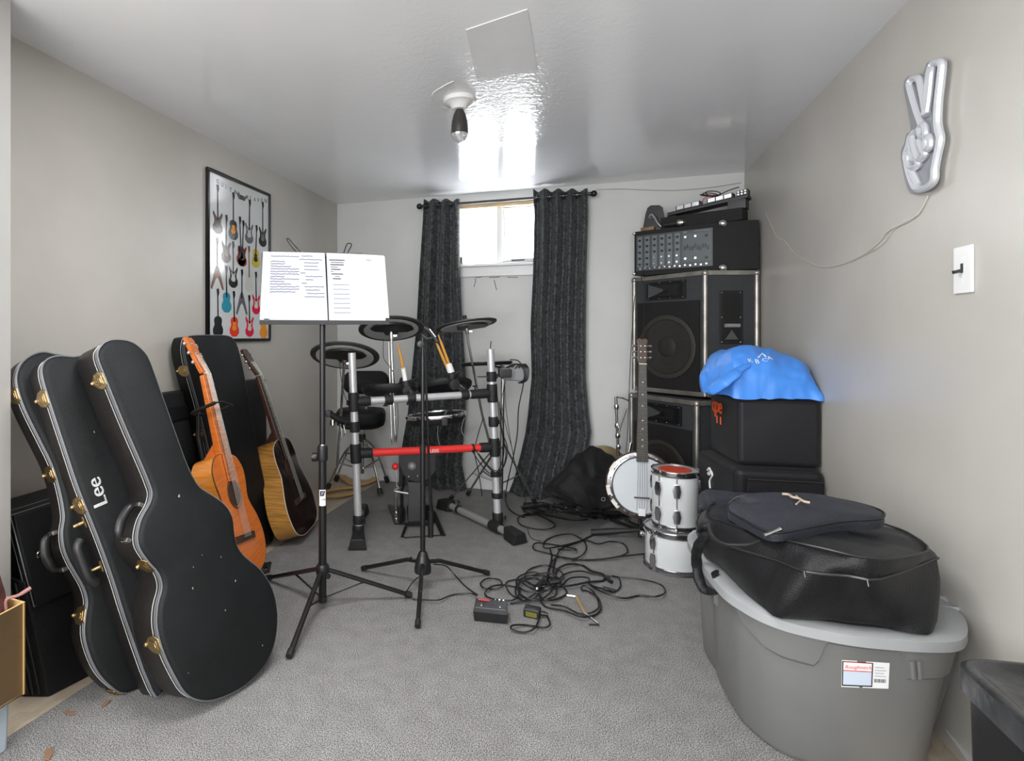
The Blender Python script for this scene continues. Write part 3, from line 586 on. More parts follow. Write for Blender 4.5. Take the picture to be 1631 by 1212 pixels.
tg2, LD = guitar('dark sunburst acoustic guitar with golden sides leaning by the wall', (-1.4153, 2.7221, .0467), (-.1757, .9844, .0027), (-.321, -.0599, .9452), (.9306, .1652, .3265), .991, .115, dre, .17, .345, .51, .87, 1.03, M_dk, M_dks, mat('dark_mahogany', (.06, .025, .015), .3), .034, .046, M_cream)
# guitar stand holding the orange guitar
t = thing('guitar_stand', 'black tubular guitar stand with yoke holding the orange guitar', 'instrument stand', (-1.42, 2.1, 0))
bx = LG(0, .02, -.115); st = LG(0, .66, -.07); foot = V((bx.x-.02, bx.y+.05, .012))
MB().tube([foot+V((0, 0, .05)), V((bx.x-.06, bx.y+.03, .3)), st-V((0, 0, .10)), st], .010, 10).build('post', M_black, t)
for s in (-1, 1):
    MB().tube(catmull([st, st+V(LG(s*.05, .66, -.06)-LG(0, .66, -.06)), LG(s*.075, .66, -.02), LG(s*.075, .665, .045)], 5), .0075, 8).build('yoke_arm', M_rub, t)
MB().tube([LG(-.075, .665, .045), LG(-.02, .672, .05), LG(.075, .665, .045)], .004, 6).build('retaining_strap', M_rub, t)
for e in ((-1.20, 1.98), (-1.42, 2.33), (-1.65, 2.02)):
    MB().tube([foot+V((0, 0, .07)), V((e[0]*.7+foot.x*.3, e[1]*.7+foot.y*.3, .035)), V((e[0], e[1], .012))], .010, 10).build('leg', M_black, t)
gf = gz(428, 902, .01)
MB().cyl(gz(405, 893, .012), gf, .011).build('foot_bar', M_rub, t)
for s in (-1, 1): MB().tube([V(foot)+V((0, 0, .08)), LG(s*.07, .02, -.12), LG(s*.07, -.012, -.03), LG(s*.07, -.012, .03), LG(s*.07, .012, .04)], .008, 8).build('cradle_arm', M_rub, t)
# ------------------------------------------------------------------ boxes at far left
def hexpx(pts): return [p for p in pts]
lx = -1.60
# upper case
t = thing('instrument_case', 'small black rectangular case standing on another at the far left', 'instrument case', (-1.62, 1.40, .3))
A = [gx(60, 968, -1.585), gx(112, 945, -1.60), gx(92, 845, -1.63), gx(80, 806, -1.645), gx(22, 823, -1.64)]
fr_ = [gx(60, 968, -1.585), gx(114, 945, -1.585), gx(80, 804, -1.645), gx(22, 823, -1.645)]
fr_[1] = V((fr_[1].x, fr_[1].y+.12, fr_[1].z)); fr_[2] = V((fr_[2].x, fr_[2].y+.12, fr_[2].z))
MB().prism(fr_, (-.10, -.0, .03)).build('case_body', M_vinyl, t, bevel=.006)
MB().tube([p+V((-.012, -.002, .003)) for p in fr_], .0025, 5, True).build('piping', M_pipe, t)
MB().tube([p+V((-.035, -.002, .01)) for p in fr_], .002, 5, True).build('piping', M_pipe, t)
lc = gx(50, 887, -1.612)+V((.006, .02, 0))
MB().tube([lc+V((0, math.cos(a)*.006, math.sin(a)*.01)) for a in [2*PI*i/12 for i in range(12)]], .0018, 5, True).build('keyhole', M_chr, t)
t = thing('instrument_case', 'larger black case leaning on bare strand board at far left under the small one', 'instrument case', (-1.56, 1.36, 0))
p0, p1 = gz(78, 1111, -.012), gz(146, 1076, -.012); dv = (p1-p0).normalized(); p1 = p1+dv*.16
tl = V((-1.625, p0.y-.02, .335)); tr_ = V((-1.625, p1.y, .335)); bk = V((-.11, -.02, .02))
MB().hexa([p0+V((-.10, -.03, 0)), p0, p1, p1+V((-.10, 0, 0)), tl+bk, tl, tr_, tr_+bk]).build('case_body', M_vinyl, t, bevel=.006)
for k in (.25, .45, .6): MB().tube([p0+V((-.10, -.03, 0))*k+V((0, -.002, .01)), tl+bk*k+V((0, -.002, -.01))], .003, 5).build('piping', M_plas, t)
# ------------------------------------------------------------------ cardboard box on a pale blue tub
M_cb = mat('cardboard', (.80, .52, .22), .7, var=.08, vs=6)
t = thing('storage_tub', 'pale blue-grey plastic tub at the far left edge under the cardboard box', 'storage tub', (-1.50, .95, 0))
tb = [gz(10, 1196, 0), V((-1.56, 1.03, 0)), V((-1.80, .98, 0)), V((-1.76, .66, 0)), V((-1.50, .70, 0))]
tb = [V((-1.437, 1.085, -.0)), V((-1.47, 1.105, 0)), V((-1.85, 1.10, 0)), V((-1.85, .72, 0)), V((-1.50, .70, 0)), V((-1.44, .78, 0))]
M_blu = mat('pale_blue_plastic', (.38, .44, .50), .4)
cc = sum(tb, V((0, 0, 0)))/6
MB().loft([[p*.98+cc*.02 for p in tb], [p+V((0, 0, .12)) for p in tb]]).build('tub_body', M_blu, t, bevel=.006)
MB().loft([[cc+(p-cc)*1.03+V((0, 0, .1205)) for p in tb], [cc+(p-cc)*1.03+V((0, 0, .1405)) for p in tb]]).build('rim', M_blu, t, bevel=.004)
t = thing('cardboard_box', 'open brown cardboard box at the far left edge holding red woven cloth', 'cardboard box', (-1.45, .95, .142))
f = lambda x, y, d: dp(x, y, d)
ca, cb_ = f(46, 1091, 1.50), f(36, 950, 1.52)
zb = .142
def wall(P0, P1, z0, z1a, z1b, T=.006): 
    P0, P1 = V((P0[0], P0[1], z0)), V((P1[0], P1[1], z0)); nn = (P1-P0).cross(V((0, 0, 1))).normalized()*T
    A0, A1 = V((P0.x, P0.y, z1a)), V((P1.x, P1.y, z1b)); return [P0, P0+nn, P1+nn, P1, A0, A0+nn, A1+nn, A1]
k0, k1, k2, k3 = (ca.x, ca.y-.01), (-1.42, .70), (-1.76, .70), (-1.75, 1.08)
z1a, z1b = cb_.z, .355
mb = MB().hexa(wall(k0, k1, zb, z1a, z1b)).hexa(wall(k1, k2, zb, z1b, .40)).hexa(wall(k2, k3, zb, .40, .42)).hexa(wall(k3, k0, zb, .42, z1a))
mb.prism([V((*k0, zb)), V((*k1, zb)), V((*k2, zb)), V((*k3, zb))], (0, 0, .006)); mb.build('box_walls', M_cb, t)
M_clo = mat('dark_red_weave', (.10, .028, .025), .85, bump=1, bs=60, var=.3, vs=40)
cl = MB(); R_ = []
for j in range(11):
    s = j/10; q = dp(-5, 930, 1.42); c = V((q.x-.07, q.y-.02, .16+.41*s)); r = .062*(1-s**3)**.5+.008
    R_.append([c+V((math.cos(a)*r, math.sin(a)*r*1.3, .02*math.sin(3*a+j))) for a in [2*PI*i/20 for i in range(20)]])
cl.loft(R_).build('woven_cloth', M_clo, None, label='dark red woven cloth heaped in the cardboard box', category='cloth')
hb0, hb1 = f(10, 955, 1.46), f(49, 936, 1.50)
o = MB().tube(catmull([hb0+V((0, 0, -.03)), hb0, hb0*.5+hb1*.5+V((0, 0, -.004)), hb1], 4), [.004]*9+[.005]*4, 8).build('clothes_hanger_hook', mat('dusty_pink_plastic', (.35, .16, .15), .5), None); tag(o, 'dusty pink hook poking out over the right edge of the cardboard box', 'hook')
# ------------------------------------------------------------------ music stand
def clampring(mb, a, b, r, h): # collar round a tube from a towards b
    return mb
MC = V((-1.0, 2.03, 0)); dm = (MC-C0).dot(FV)
def M_(px, py, d=dm): return dp(px, py, d)
base = M_(514, 968); base = V((MC.x, MC.y, .035)); bx_, by_ = MC.x, MC.y
t = thing('music_stand', 'black tripod music stand holding open pages', 'music stand', (bx_, by_, 0))
zt = 1.10
MB().cyl((bx_, by_, .05), (bx_, by_, .63), .0155, n=18).build('lower_pole', M_black, t, label='thicker lower pole tube')
MB().cyl((bx_, by_, .63), (bx_, by_, zt+.14), .0115, n=16).build('upper_pole', M_black, t)
MB().lathe([(.001, 0), (.019, 0), (.021, .012), (.021, .05), (.018, .062), (.001, .062)], (bx_, by_, .585)).lathe([(.001, 0), (.014, 0), (.018, .008), (.018, .022), (.001, .025)], (bx_-.018, by_-.005, .60), V((-1, -.3, 0)), 12).build('height_clamp', M_plas, t, bevel=.001)
MB().lathe([(.013, 0), (.0125, .003)], (bx_, by_, .648)).build('clamp_ring', M_chr, t)
# label on the lower pole
lz = M_(513, 790).z; nrm = (C0-V((bx_, by_, HC))).normalized(); rt = V((0, 0, 1)).cross(nrm)
lab = MB(); ang = [(-.9+1.8*i/10) for i in range(11)]
rows = [[V((bx_, by_, lz+dz))+(nrm*math.cos(a)+rt*math.sin(a))*.0159 for a in ang] for dz in (-.035, .028)]
lab.add([p for r in rows for p in r], [(i, i+1, 12+i, 11+i) for i in range(10)]).build('label', M_white, t)
lt = MB(); c = V((bx_, by_, lz))+nrm*.0165
lt.prism([c+rt*a+V((0, 0, b)) for a, b in [(-.010, .004), (.004, .004), (.010, .024), (-.010, .024)]], nrm*.0005); lt.build('label_emblem', mat('ink_navy', (.01, .012, .03), .5), t)
lt = MB(); text_mesh(lt, 'Y', c+rt*-.009+V((0, 0, .008))+nrm*.0008, rt, V((0, 0, 1)), .017, font_shear=.4); lt.build('label_letter', M_white, t)
lt = MB(); text_mesh(lt, 'YORK', c+rt*-.009+V((0, 0, -.012)), rt, V((0, 0, 1)), .0085); lt.build('label_writing', M_black, t)
hubz = .135
MB().lathe([(.001, 0), (.022, 0), (.026, .01), (.026, .035), (.02, .045), (.001, .045)], (bx_, by_, hubz), n=18).cyl((bx_, by_, .03), (bx_, by_, .05), .018).build('leg_hub', M_plas, t, bevel=.001)
feet = [V((-.949, 1.675, .012)), V((-.695, 2.228, .012)), V((-1.348, 2.188, .012))]
for ft in feet:
    h0 = V((bx_, by_, hubz+.02)); dr = (ft-h0); h0 = h0+V((dr.x, dr.y, 0)).normalized()*.02
    lg = MB().tube([h0, ft], .0105, 10, flat=(1, .8)).build('leg', M_black, t)
    MB().tube([ft*.93+h0*.07, ft+V((0, 0, .001))], [.013, .012], 10).build('rubber_foot', M_rub, lg)
    mid = h0*.55+ft*.45
    MB().tube([V((bx_, by_, .045))+V((dr.x, dr.y, 0)).normalized()*.012, mid], .0055, 8, flat=(1, .5)).build('brace', M_black, lg)
MB().lathe([(.001, 0), (.009, 0), (.011, .01), (.001, .012)], (bx_+.03, by_-.02, hubz+.01), V((.8, -.6, 0)), 12).build('knob', M_plas, t)
# desk
dn = nrm
D = lambda x, y, o=0: M_(x, y)+nrm*o
MB().prism([D(416, 403, -.015), D(612, 409, -.015), D(617, 512, 0), D(415, 513, 0)], -nrm*.003).build('desk_plate', M_black, t)
MB().prism([D(415, 510, .0), D(618, 511, .0), D(618, 517, .0), D(415, 517, .0)], nrm*.040).build('desk_ledge', M_rub, t)
MB().prism([D(416, 402, -.012), D(420, 402, -.012), D(420, 512, .0), D(415, 512, .0)], nrm*.010).prism([D(500, 402, -.018), D(577, 402, -.018), D(577, 408, -.018), D(500, 408, -.018)], nrm*.012).build('desk_edge', M_black, t)
for pts in ([(474, 402), (466, 394), (457, 381), (460, 380), (468, 389), (479, 402)], [(547, 406), (552, 390), (556, 387), (560, 389), (556, 398), (551, 406)]):
    MB().tube(catmull([D(x, y, -.008) for x, y in pts], 4, True), .0026, 6, True).build('page_holder', M_black, t)
for a in ((426, 512), (616, 511)): MB().box(D(a[0], a[1]-2, .041), .018, .010, .003, ux=rt, uy=V((0, 0, 1))).build('page_clip', M_plas, t)
# pages
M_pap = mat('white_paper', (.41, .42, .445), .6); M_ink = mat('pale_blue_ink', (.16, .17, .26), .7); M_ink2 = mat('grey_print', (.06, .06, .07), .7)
def pages(corners, label, n_, seed):
    t = thing('sheet_music', label, 'pages', (corners[3].x, corners[3].y, corners[3].z), 'open pages on the music stand')
    for k in range(n_):
        off = nrm*(.004+.0022*k); j = V((0, 0, random.uniform(-.004, .004)))+rt*random.uniform(-.004, .004)
        if k == n_-1: j = V((0, 0, 0))
        A, B, C_, D_ = [q+off+j for q in corners]; nx, ny = 10, 8
        G_ = grid(A, B, D_, C_, nx, ny)
        top = [q+nrm*(.005*math.sin(PI*(i/nx))+.004*(j2/ny)**2) for j2, r in enumerate(G_) for i, q in enumerate(r)]
        vs = top+[q-nrm*.0012 for q in top]; w_ = nx+1; o = len(top); fs = []
        for jj in range(ny):
            for i in range(nx):
                a = jj*w_+i; fs.append((a, a+1, a+w_+1, a+w_)); fs.append((o+a+w_, o+a+w_+1, o+a+1, o+a))
        bd = [i for i in range(nx)]+[nx+w_*jj for jj in range(ny)]+[ny*w_+i for i in range(nx, 0, -1)]+[w_*jj for jj in range(ny, 0, -1)]
        for i in range(len(bd)): a, b = bd[i], bd[(i+1) % len(bd)]; fs.append((b, a, o+a, o+b))
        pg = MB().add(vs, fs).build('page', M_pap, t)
    A, B, C_, D_ = [q+nrm*(.004+.0022*(n_-1)) for q in corners]
    def P(s, v_): 
        q = (A*(1-s)+B*s)*(1-v_)+(D_*(1-s)+C_*s)*v_; return q+nrm*(.005*math.sin(PI*s)+.004*v_**2+.0010)
    return t, P, pg
random.seed(3)
def strokes(mb, P, s0, s1, v, amp=.007, nseg=24, th=.0013):
    pts = [P(s0+(s1-s0)*i/nseg, v+random.uniform(-amp, amp)) for i in range(nseg+1)]
    mb.tube(pts, th, 4)
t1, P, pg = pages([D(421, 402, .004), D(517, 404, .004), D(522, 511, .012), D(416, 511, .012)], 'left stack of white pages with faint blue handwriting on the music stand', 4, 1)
wr = MB()
for k in range(15):
    if k in (1,): continue
    s1 = random.choice([.45, .5, .58, .52, .35]); 
    mb = MB(); strokes(mb, P, .12, s1, .06+.037*k); mb.build('handwriting', M_ink, pg)
for k, (a, b) in enumerate([(.62, .8), (.58, .95), (.66, .9), (.66, .88), (.66, .9), (.6, .68), (.68, .95), (.68, .8), (.62, .7), (.66, .98), (.68, .9), (.7, .98), (.66, 1.0)]):
    mb = MB(); strokes(mb, P, a, min(b, .97), .05+.05*k, .004, 14); mb.build('handwriting', M_ink, pg)
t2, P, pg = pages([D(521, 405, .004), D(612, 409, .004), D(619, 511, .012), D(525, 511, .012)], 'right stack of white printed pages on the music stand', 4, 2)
for k, (a, b, th) in enumerate([(.03, .30, .0018), (.06, .28, .0012), (.05, .28, .0018), (.05, .18, .001), (.06, .22, .0018), (.05, .1, .001), (.06, .26, .0018), (.12, .2, .001), (.08, .22, .0018)]):
    mb = MB(); strokes(mb, P, a, b, .09+.035*k, .002, 10, th); mb.build('printed_line', M_ink2, pg)
for k in range(7): mb = MB(); strokes(mb, P, .08, .36, .46+.07*k, .002, 8, .0008); mb.build('printed_line', M_ink, pg)
mb = MB(); strokes(mb, P, .66, .76, .07, .002, 6, .001); mb.build('printed_line', M_ink, pg)
# ------------------------------------------------------------------ microphone stand
mc = V((-.70, 2.31, 0)); dmic = (mc-C0).dot(FV); mc = gz(673, 933); mc = V(((-.987-.599-.431)/3, (2.412+1.998+2.546)/3, 0)); dmic = (mc-C0).dot(FV)
t = thing('microphone_stand', 'black tripod microphone stand in the middle with empty clip and folded boom', 'microphone stand', (mc.x, mc.y, 0))
ztop = HC+(533-528)/F*dmic
MB().lathe([(.001, 0), (.035, .0), (.036, .02), (.028, .055), (.018, .085), (.012, .09), (.001, .09)], (mc.x, mc.y, .075), n=20).build('leg_hub', M_plas, t)
MB().cyl((mc.x, mc.y, .10), (mc.x, mc.y, .60), .0110, n=14).cyl((mc.x, mc.y, .60), (mc.x, mc.y, ztop-.10), .0085, n=14).build('pole', M_black, t)
MB().lathe([(.001, 0), (.013, 0), (.014, .03), (.001, .03)], (mc.x, mc.y, .585)).build('height_clamp', M_plas, t)
for ft in (V((-.987, 2.412, .014)), V((-.599, 1.998, .012)), V((-.431, 2.546, .012))):
    h0 = V((mc.x, mc.y, .115)); q = V(((ft-h0).x, (ft-h0).y, 0)).normalized()
    lg = MB().tube([h0+q*.03, h0+q*.08+V((0, 0, -.005)), ft], .0088, 10).build('leg', M_black, t)
    MB().tube([ft*.9+(h0+q*.08)*.1, ft], [.011, .0115], 10).build('rubber_foot', M_rub, lg)
kn = V((mc.x, mc.y, .13))-RV*.045
MB().cyl(V((mc.x, mc.y, .13))-RV*.03, kn, .004).lathe([(.001, 0), (.007, 0), (.011, .006), (.007, .012), (.001, .012)], kn, -RV, 8).build('knob', M_black, t)
b0, b1 = dp(676, 540, dmic+.03), dp(686, 855, dmic+.05)
MB().cyl(b0, dp(686, 815, dmic+.05), .0055, n=10).cyl(dp(686, 815, dmic+.05), b1, .0125, n=12).build('boom_arm', M_black, t)
MB().lathe([(.001, 0), (.014, .002), (.016, .012), (.014, .022), (.001, .024)], dp(670, 548, dmic)-FV*.012, FV, 14).cyl((mc.x, mc.y, ztop-.1), (mc.x, mc.y, ztop-.02), .006).build('boom_joint', M_plas, t)
MB().tube([dp(672, 533, dmic), dp(680, 540, dmic-.01), dp(690, 538, dmic-.02)], .006, 8).tube(catmull([dp(676, 522, dmic), dp(684, 527, dmic-.01), dp(691, 536, dmic-.02), dp(697, 545, dmic-.03)], 4), .008, 8).build('microphone_clip', M_rub, t)
MB().tube([dp(684, 524, dmic-.02), dp(694, 537, dmic-.03)], .0035, 8).build('clip_pin', M_chr, t)
# ------------------------------------------------------------------ electronic drum rack
dL, dR = 2.98, 3.16
t = thing('drum_rack', 'silver tubular electronic drum rack with black clamps and a red crossbar', 'drum rack', dp(680, 850, 3.0)*1.0)
t.location.z = 0; _off[t.name] = V(t.location)
def pole(a, b, r, m=M_alu, name='post', cap=True, **k): return MB().cyl(a, b, r, n=18).build(name, m, t, **k)
LP0, LP1 = dp(571, 838, dL), dp(560.5, 562, dL); RP0, RP1 = dp(793, 836, dR), dp(781, 556, dR)
def on_post(P0, P1, z): s = (z-P0.z)/(P1.z-P0.z); return P0*(1-s)+P1*s
pl_ = pole(LP0, LP1, .0205); pr_ = pole(RP0, RP1, .0205)
def clampy(c, ax, r=.027, h=.07, knob=None, name='clamp'):
    ax = V(ax).normalized(); mb = MB().lathe([(.001, -h/2), (r, -h/2), (r*1.06, -h*.3), (r*1.06, h*.3), (r, h/2), (.001, h/2)], c, ax, 18)
    o = mb.build(name, M_rub, t, bevel=.0012)
    if knob is not None:
        kd = V(knob).normalized()
        MB().cyl(c+kd*r*.8, c+kd*(r+.02), .004, n=8).box(c+kd*(r+.024), .006, .026, .010, ux=kd, uy=ax).build('wing_bolt', M_rub, o, bevel=.002)
    return o
zb_ = HC-(640-533)/F*dL; AL = on_post(LP0, LP1, zb_); AR = on_post(RP0, RP1, HC-(626-533)/F*dR)
pole(AL, AR, .0195, name='crossbar')
zr = HC-(722-533)/F*dL; BL = on_post(LP0, LP1, zr); BR = on_post(RP0, RP1, HC-(712-533)/F*dR)
def lerp(a, b, s): return a*(1-s)+b*s
rb_ = MB().cyl(lerp(BL, BR, .08), lerp(BL, BR, .90), .0205, n=20).build('lower_crossbar', M_red, t, label='red lower crossbar')
pole(lerp(BL, BR, .02), lerp(BL, BR, .98), .017, M_rub, 'crossbar_core')
clampy(lerp(BL, BR, .835), BR-BL, .0225, .014, name='bar_joint')
bx2 = (BR-BL).normalized(); up = V((0, 0, 1)); tow = bx2.cross(up).normalized()
if tow.dot(-FV) < 0: tow = -tow
uu = up-bx2*up.dot(bx2)
lt = MB()
text_mesh(lt, 'ALESIS', lerp(BL, BR, .49)+tow*.0212-uu*.010, bx2, uu, .024, depth=.0004); lt.build('bar_lettering', M_white, rb_)
# end fittings
for c, P0, P1, kd in ((AL, LP0, LP1, (-.3, -1, 0)), (BL, LP0, LP1, (-1, -.4, 0)), (AR, RP0, RP1, (.3, -1, 0)), (BR, RP0, RP1, (1, -.3, 0))):
    clampy(c, P1-P0, .0275, .10, kd, 'corner_clamp')
for a, b, s in ((AL, AR, 1), (BL, BR, 1)):
    d_ = (b-a).normalized()
    clampy(a+d_*.055, d_, .0255, .065, name='bar_socket'); clampy(b-d_*.055, d_, .0255, .065, name='bar_socket')
clampy(AR-(AR-AL).normalized()*.10, AR-AL, .024, .06, (0, -.3, 1), 'bar_socket')
for s in (.24, .40, .83-.04): clampy(lerp(AL, AR, s), AR-AL, .0265, .045, (0, -1, -.6), 'pad_clamp')
for z_, P0, P1 in ((.60, LP0, LP1), (.85, RP0, RP1), (.60, RP0, RP1), (.31, RP0, RP1), (.19, RP0, RP1)):
    q = on_post(P0, P1, z_); clampy(q, P1-P0, .026, .03 if z_ < .5 else .055, (-1 if P0 is LP0 else .6, -.6, .1), 'post_clamp')
# feet: left seen end on, right crossing
def foot(c, d_, s=1):
    d_ = V(d_).normalized(); sd = d_.cross(up); mb = MB()
    a = [c+sd*x+up*z-d_*.05 for x, z in [(-.028, 0), (.028, 0), (.028, .066), (-.028, .066)]]; b = [c+sd*x+up*z+d_*.055 for x, z in [(-.050, -.0), (.050, -.0), (.034, .055), (-.034, .055)]]
    b = [V((p.x, p.y, max(p.z, .001))) for p in b]; a = [V((p.x, p.y, p.z+.002)) for p in a]
    return mb.loft([a, b]).build('rubber_foot', M_rub, t, bevel=.006)
fR, bR = gz(818, 852, .035), gz(712, 803, .035)
dR_ = (fR-bR).normalized()
pole(bR, fR, .0195, mat('dull_aluminium', (.36, .36, .35), .45, .5), 'base_bar')
foot(fR+V((0, 0, -.033)), dR_); foot(bR+V((0, 0, -.033)), -dR_)
qb = on_post(RP0, RP1, .045); clampy(qb+V((0, 0, .02)), RP1-RP0, .028, .06, (.8, -.4, .2), 'base_clamp'); clampy(lerp(bR, fR, .76), dR_, .027, .08, name='base_clamp'); clampy(lerp(bR, fR, .2), dR_, .024, .02, (0, 0, 1), 'base_clamp')
fL = gz(573, 862, .035); dL_ = V((fL.x-LP0.x-.02, fL.y-LP0.y, 0)); dL_ = V((.1, -.95, 0)).normalized() if True else dL_
fLx = V((LP0.x+.035, LP0.y-.14, .035)); bL = V((LP0.x-.18, LP0.y+.50, .035))
fLx = gz(570, 860, .035); dd = (fLx-V((LP0.x, LP0.y, .035))).normalized(); bL = V((LP0.x, LP0.y, .035))-dd*.42+V((0, 0, .0)); bL.z = .035
pole(bL, fLx, .0195, mat('dull_aluminium', (.36, .36, .35), .45, .5), 'base_bar'); foot(fLx+V((0, 0, -.033)), dd); foot(bL+V((0, 0, -.033)), -dd)
q = on_post(LP0, LP1, .12); clampy(V((q.x, q.y, .115)), up, .026, .045, (.9, -.4, 0), 'base_clamp'); clampy(V((q.x, q.y, .05)), up, .029, .07, name='base_clamp')
# right post rod on top, cable loom holder
MB().cyl(RP1, RP1+V((.004, 0, .045)), .0025, n=8).build('hook_rod', M_black, t)
MB().box(on_post(RP0, RP1, HC-(600-533)/F*dR)+V((-.02, -.01, 0)), .11, .03, .006, ux=RV).build('bracket', M_plas, t)
# ------------------------------------------------------------------ pads on the rack
def cym(px, py, d, r, nrm_, label, grp='electronic cymbal pads'):
    c = dp(px, py, d); n_ = V(nrm_).normalized()
    t = thing('cymbal_pad', label, 'cymbal pad', c, grp)
    MB().lathe([(.001, -.010), (r*.84, -.010), (r*.86, -.008), (r*.87, -.004), (r*.97, -.010), (r, -.006), (r, .0), (r*.97, .004), (r*.6, .012), (r*.22, .022), (r*.18, .030), (.001, .032)], c, n_, 56).build('rubber_disc', mat('worn_black_rubber', (.035, .037, .038), .5, bump=.2, bs=120), t)
    u_, w_ = perp(n_)
    MB().lathe([(.001, -.0102), (r*.835, -.0102), (r*.83, -.0135), (.001, -.0135)], c, n_, 48).build('underside_plate', mat('grey_underside', (.50, .505, .505), .6), t, label='grey underside plate')
    # dark housing wedge on the underside
    a = (V((0, 0, 1))-n_*n_.z); a = a.normalized() if a.length > .01 else u_; s_ = n_.cross(a)
    P = [c-n_*.014+(s_*x+a*y)*r for x, y in [(-.66, .22), (-.5, .04), (-.24, .0), (-.15, -.26), (.15, -.26), (.24, .0), (.5, .04), (.66, .22), (.56, .45), (.3, .64), (0, .70), (-.3, .64), (-.56, .45)]]
    MB().prism(P, -n_*.012).build('sensor_housing', M_plas, t, bevel=.002)
    MB().lathe([(.001, .03), (.011, .03), (.013, .04), (.013, .055), (.001, .057)], c, n_, 12).build('top_nut', M_rub, t)
    return c, n_
away = lambda px: V((ray(px, CY).x, ray(px, CY).y, 0)).normalized()
c1, n1 = cym(549.5, 566, 3.22, .196, away(549)*.46+V((0, 0, 1))+RV*.08, 'lowest round cymbal pad left of the silver post, grey underside showing')
c2, n2 = cym(623, 523, 3.35, .193, away(622)*.38+V((0, 0, 1))-RV*.04, 'round cymbal pad just right of the music pages, grey underside showing')
c3, n3 = cym(742, 517, 3.40, .185, away(742)*.16+V((0, 0, 1))-RV*.16, 'thin tilted cymbal pad seen edge-on in front of the curtain gap')
def cstand(label, pts, r=.0075, feet=None, extra=None, rr=None):
    t = thing('cymbal_stand', label, 'cymbal stand', (pts[-1].x, pts[-1].y, 0 if feet else pts[-1].z), 'chrome cymbal stands')
    m = len(pts)
    MB().tube(pts, rr or r, 10).build('tube', M_chr, t)
    MB().lathe([(.001, -.02), (.011, -.02), (.013, 0), (.011, .02), (.001, .02)], pts[0]*.9+pts[1]*.1, pts[0]-pts[1], 12).build('tilter', M_chr, t)
    MB().box(pts[0]*.86+pts[1]*.14+RV*.02, .03, .006, .014, ux=RV).build('wing_nut', M_chr, t, bevel=.002)
    if feet:
        for h, k, f_ in feet:
            lg = MB().tube(catmull([h, k, f_], 5), .007, 8).build('leg', M_chr, t); MB().tube([f_+(k-f_)*.12, f_], [.012, .013], 10).build('rubber_foot', M_rub, lg)
    return t
x = cstand('slim chrome boom rod under the lowest cymbal pad at the left post', [c1-n1*.03, dp(546, 610, 3.25), dp(543, 662, 3.27), dp(537, 742, 3.35)])
x = cstand('slim twin chrome rods under the cymbal pad beside the music pages', [c2-n2*.03, dp(624, 560, 3.33), dp(627, 640, 3.31), dp(630, 705, 3.30)])
MB().tube([dp(619, 545, 3.35), dp(622, 640, 3.32), dp(624, 708, 3.30)], .004, 8).build('rod', M_chr, x)
# stand 3 is a floor stand with grey tripod legs
fz = lambda px, py: gz(px, py, .014)
h3 = dp(800, 735, 3.55)
x = cstand('chrome cymbal stand with tripod legs slanting behind the right rack post', [c3-n3*.03, dp(746, 545, 3.41), dp(768, 660, 3.45), dp(782, 712, 3.5), dp(797, 760, 3.52)], feet=None)
t = thing('cymbal_stand', 'dull metal tripod base with cables behind the right rack post', 'cymbal stand', gz(796, 800), 'chrome cymbal stands')
hb_ = dp(799, 700, 3.5)
MB().cyl(dp(798, 790, 3.5), dp(801, 600, 3.5), .012, n=12).build('pole', M_chr, t)
for e, k_ in ((gz(852, 800, .012), .5), (gz(745, 787, .012), .5), (gz(717, 795, .02), .5)):
    lg = MB().tube([hb_, e], .008, 8, flat=(1.3, .5)).build('leg', mat('dull_steel', (.28, .28, .28), .4, .8), t); MB().tube([e+(hb_-e)*.06, e], [.013, .014], 10).build('rubber_foot', M_rub, lg)
    MB().tube([dp(798, 770, 3.5), hb_*.45+e*.55], .005, 6).build('brace', mat('dull_steel', (.28, .28, .28), .4, .8), lg)
# tom pads behind the crossbar with mounts and sticks
def tompad(px, py, d, r, nrm_, label, arm, T=.035):
    c = dp(px, py, d); n_ = V(nrm_).normalized(); t = thing('drum_pad', label, 'drum pad', c-n_*T, 'electronic drum pads')
    MB().lathe([(.001, -T), (r*.9, -T), (r*.98, -T*.6), (r, -.004), (r*.99, 0), (r*.93, .004), (r*.90, .0), (.001, .0)], c, n_, 44).build('pad_body', M_rub, t)
    if arm:
        MB().tube(catmull([c-n_*T*.6]+[V(q) for q in arm], 5), .008, 10).build('l_rod', M_chr, t)
        MB().ball(V(arm[0]), .026, 14).build('ball_joint', M_rub, t)
    return c
ccb = lambda s: lerp(AL, AR, s)
tompad(620, 618, 3.35, .165, away(620)*.25+V((0, 0, 1)), 'left tom pad just above the crossbar, partly behind the twin rods', [dp(643, 607, 3.22), ccb(.40)+V((0, 0, .03))])
tompad(708, 612, 3.40, .165, away(700)*.35+V((0, 0, 1))-RV*.12, 'right tom pad above the crossbar under the pair of drumsticks', [dp(722, 608, 3.28), ccb(.79)+V((0, 0, .03))])
tompad(775, 577, 3.55, .16, away(780)*.06+V((0, 0, 1))-RV*.05, 'flat thin drum pad behind the top of the right rack post', [dp(800, 588, 3.45), dp(806, 600, 3.3)], .02)
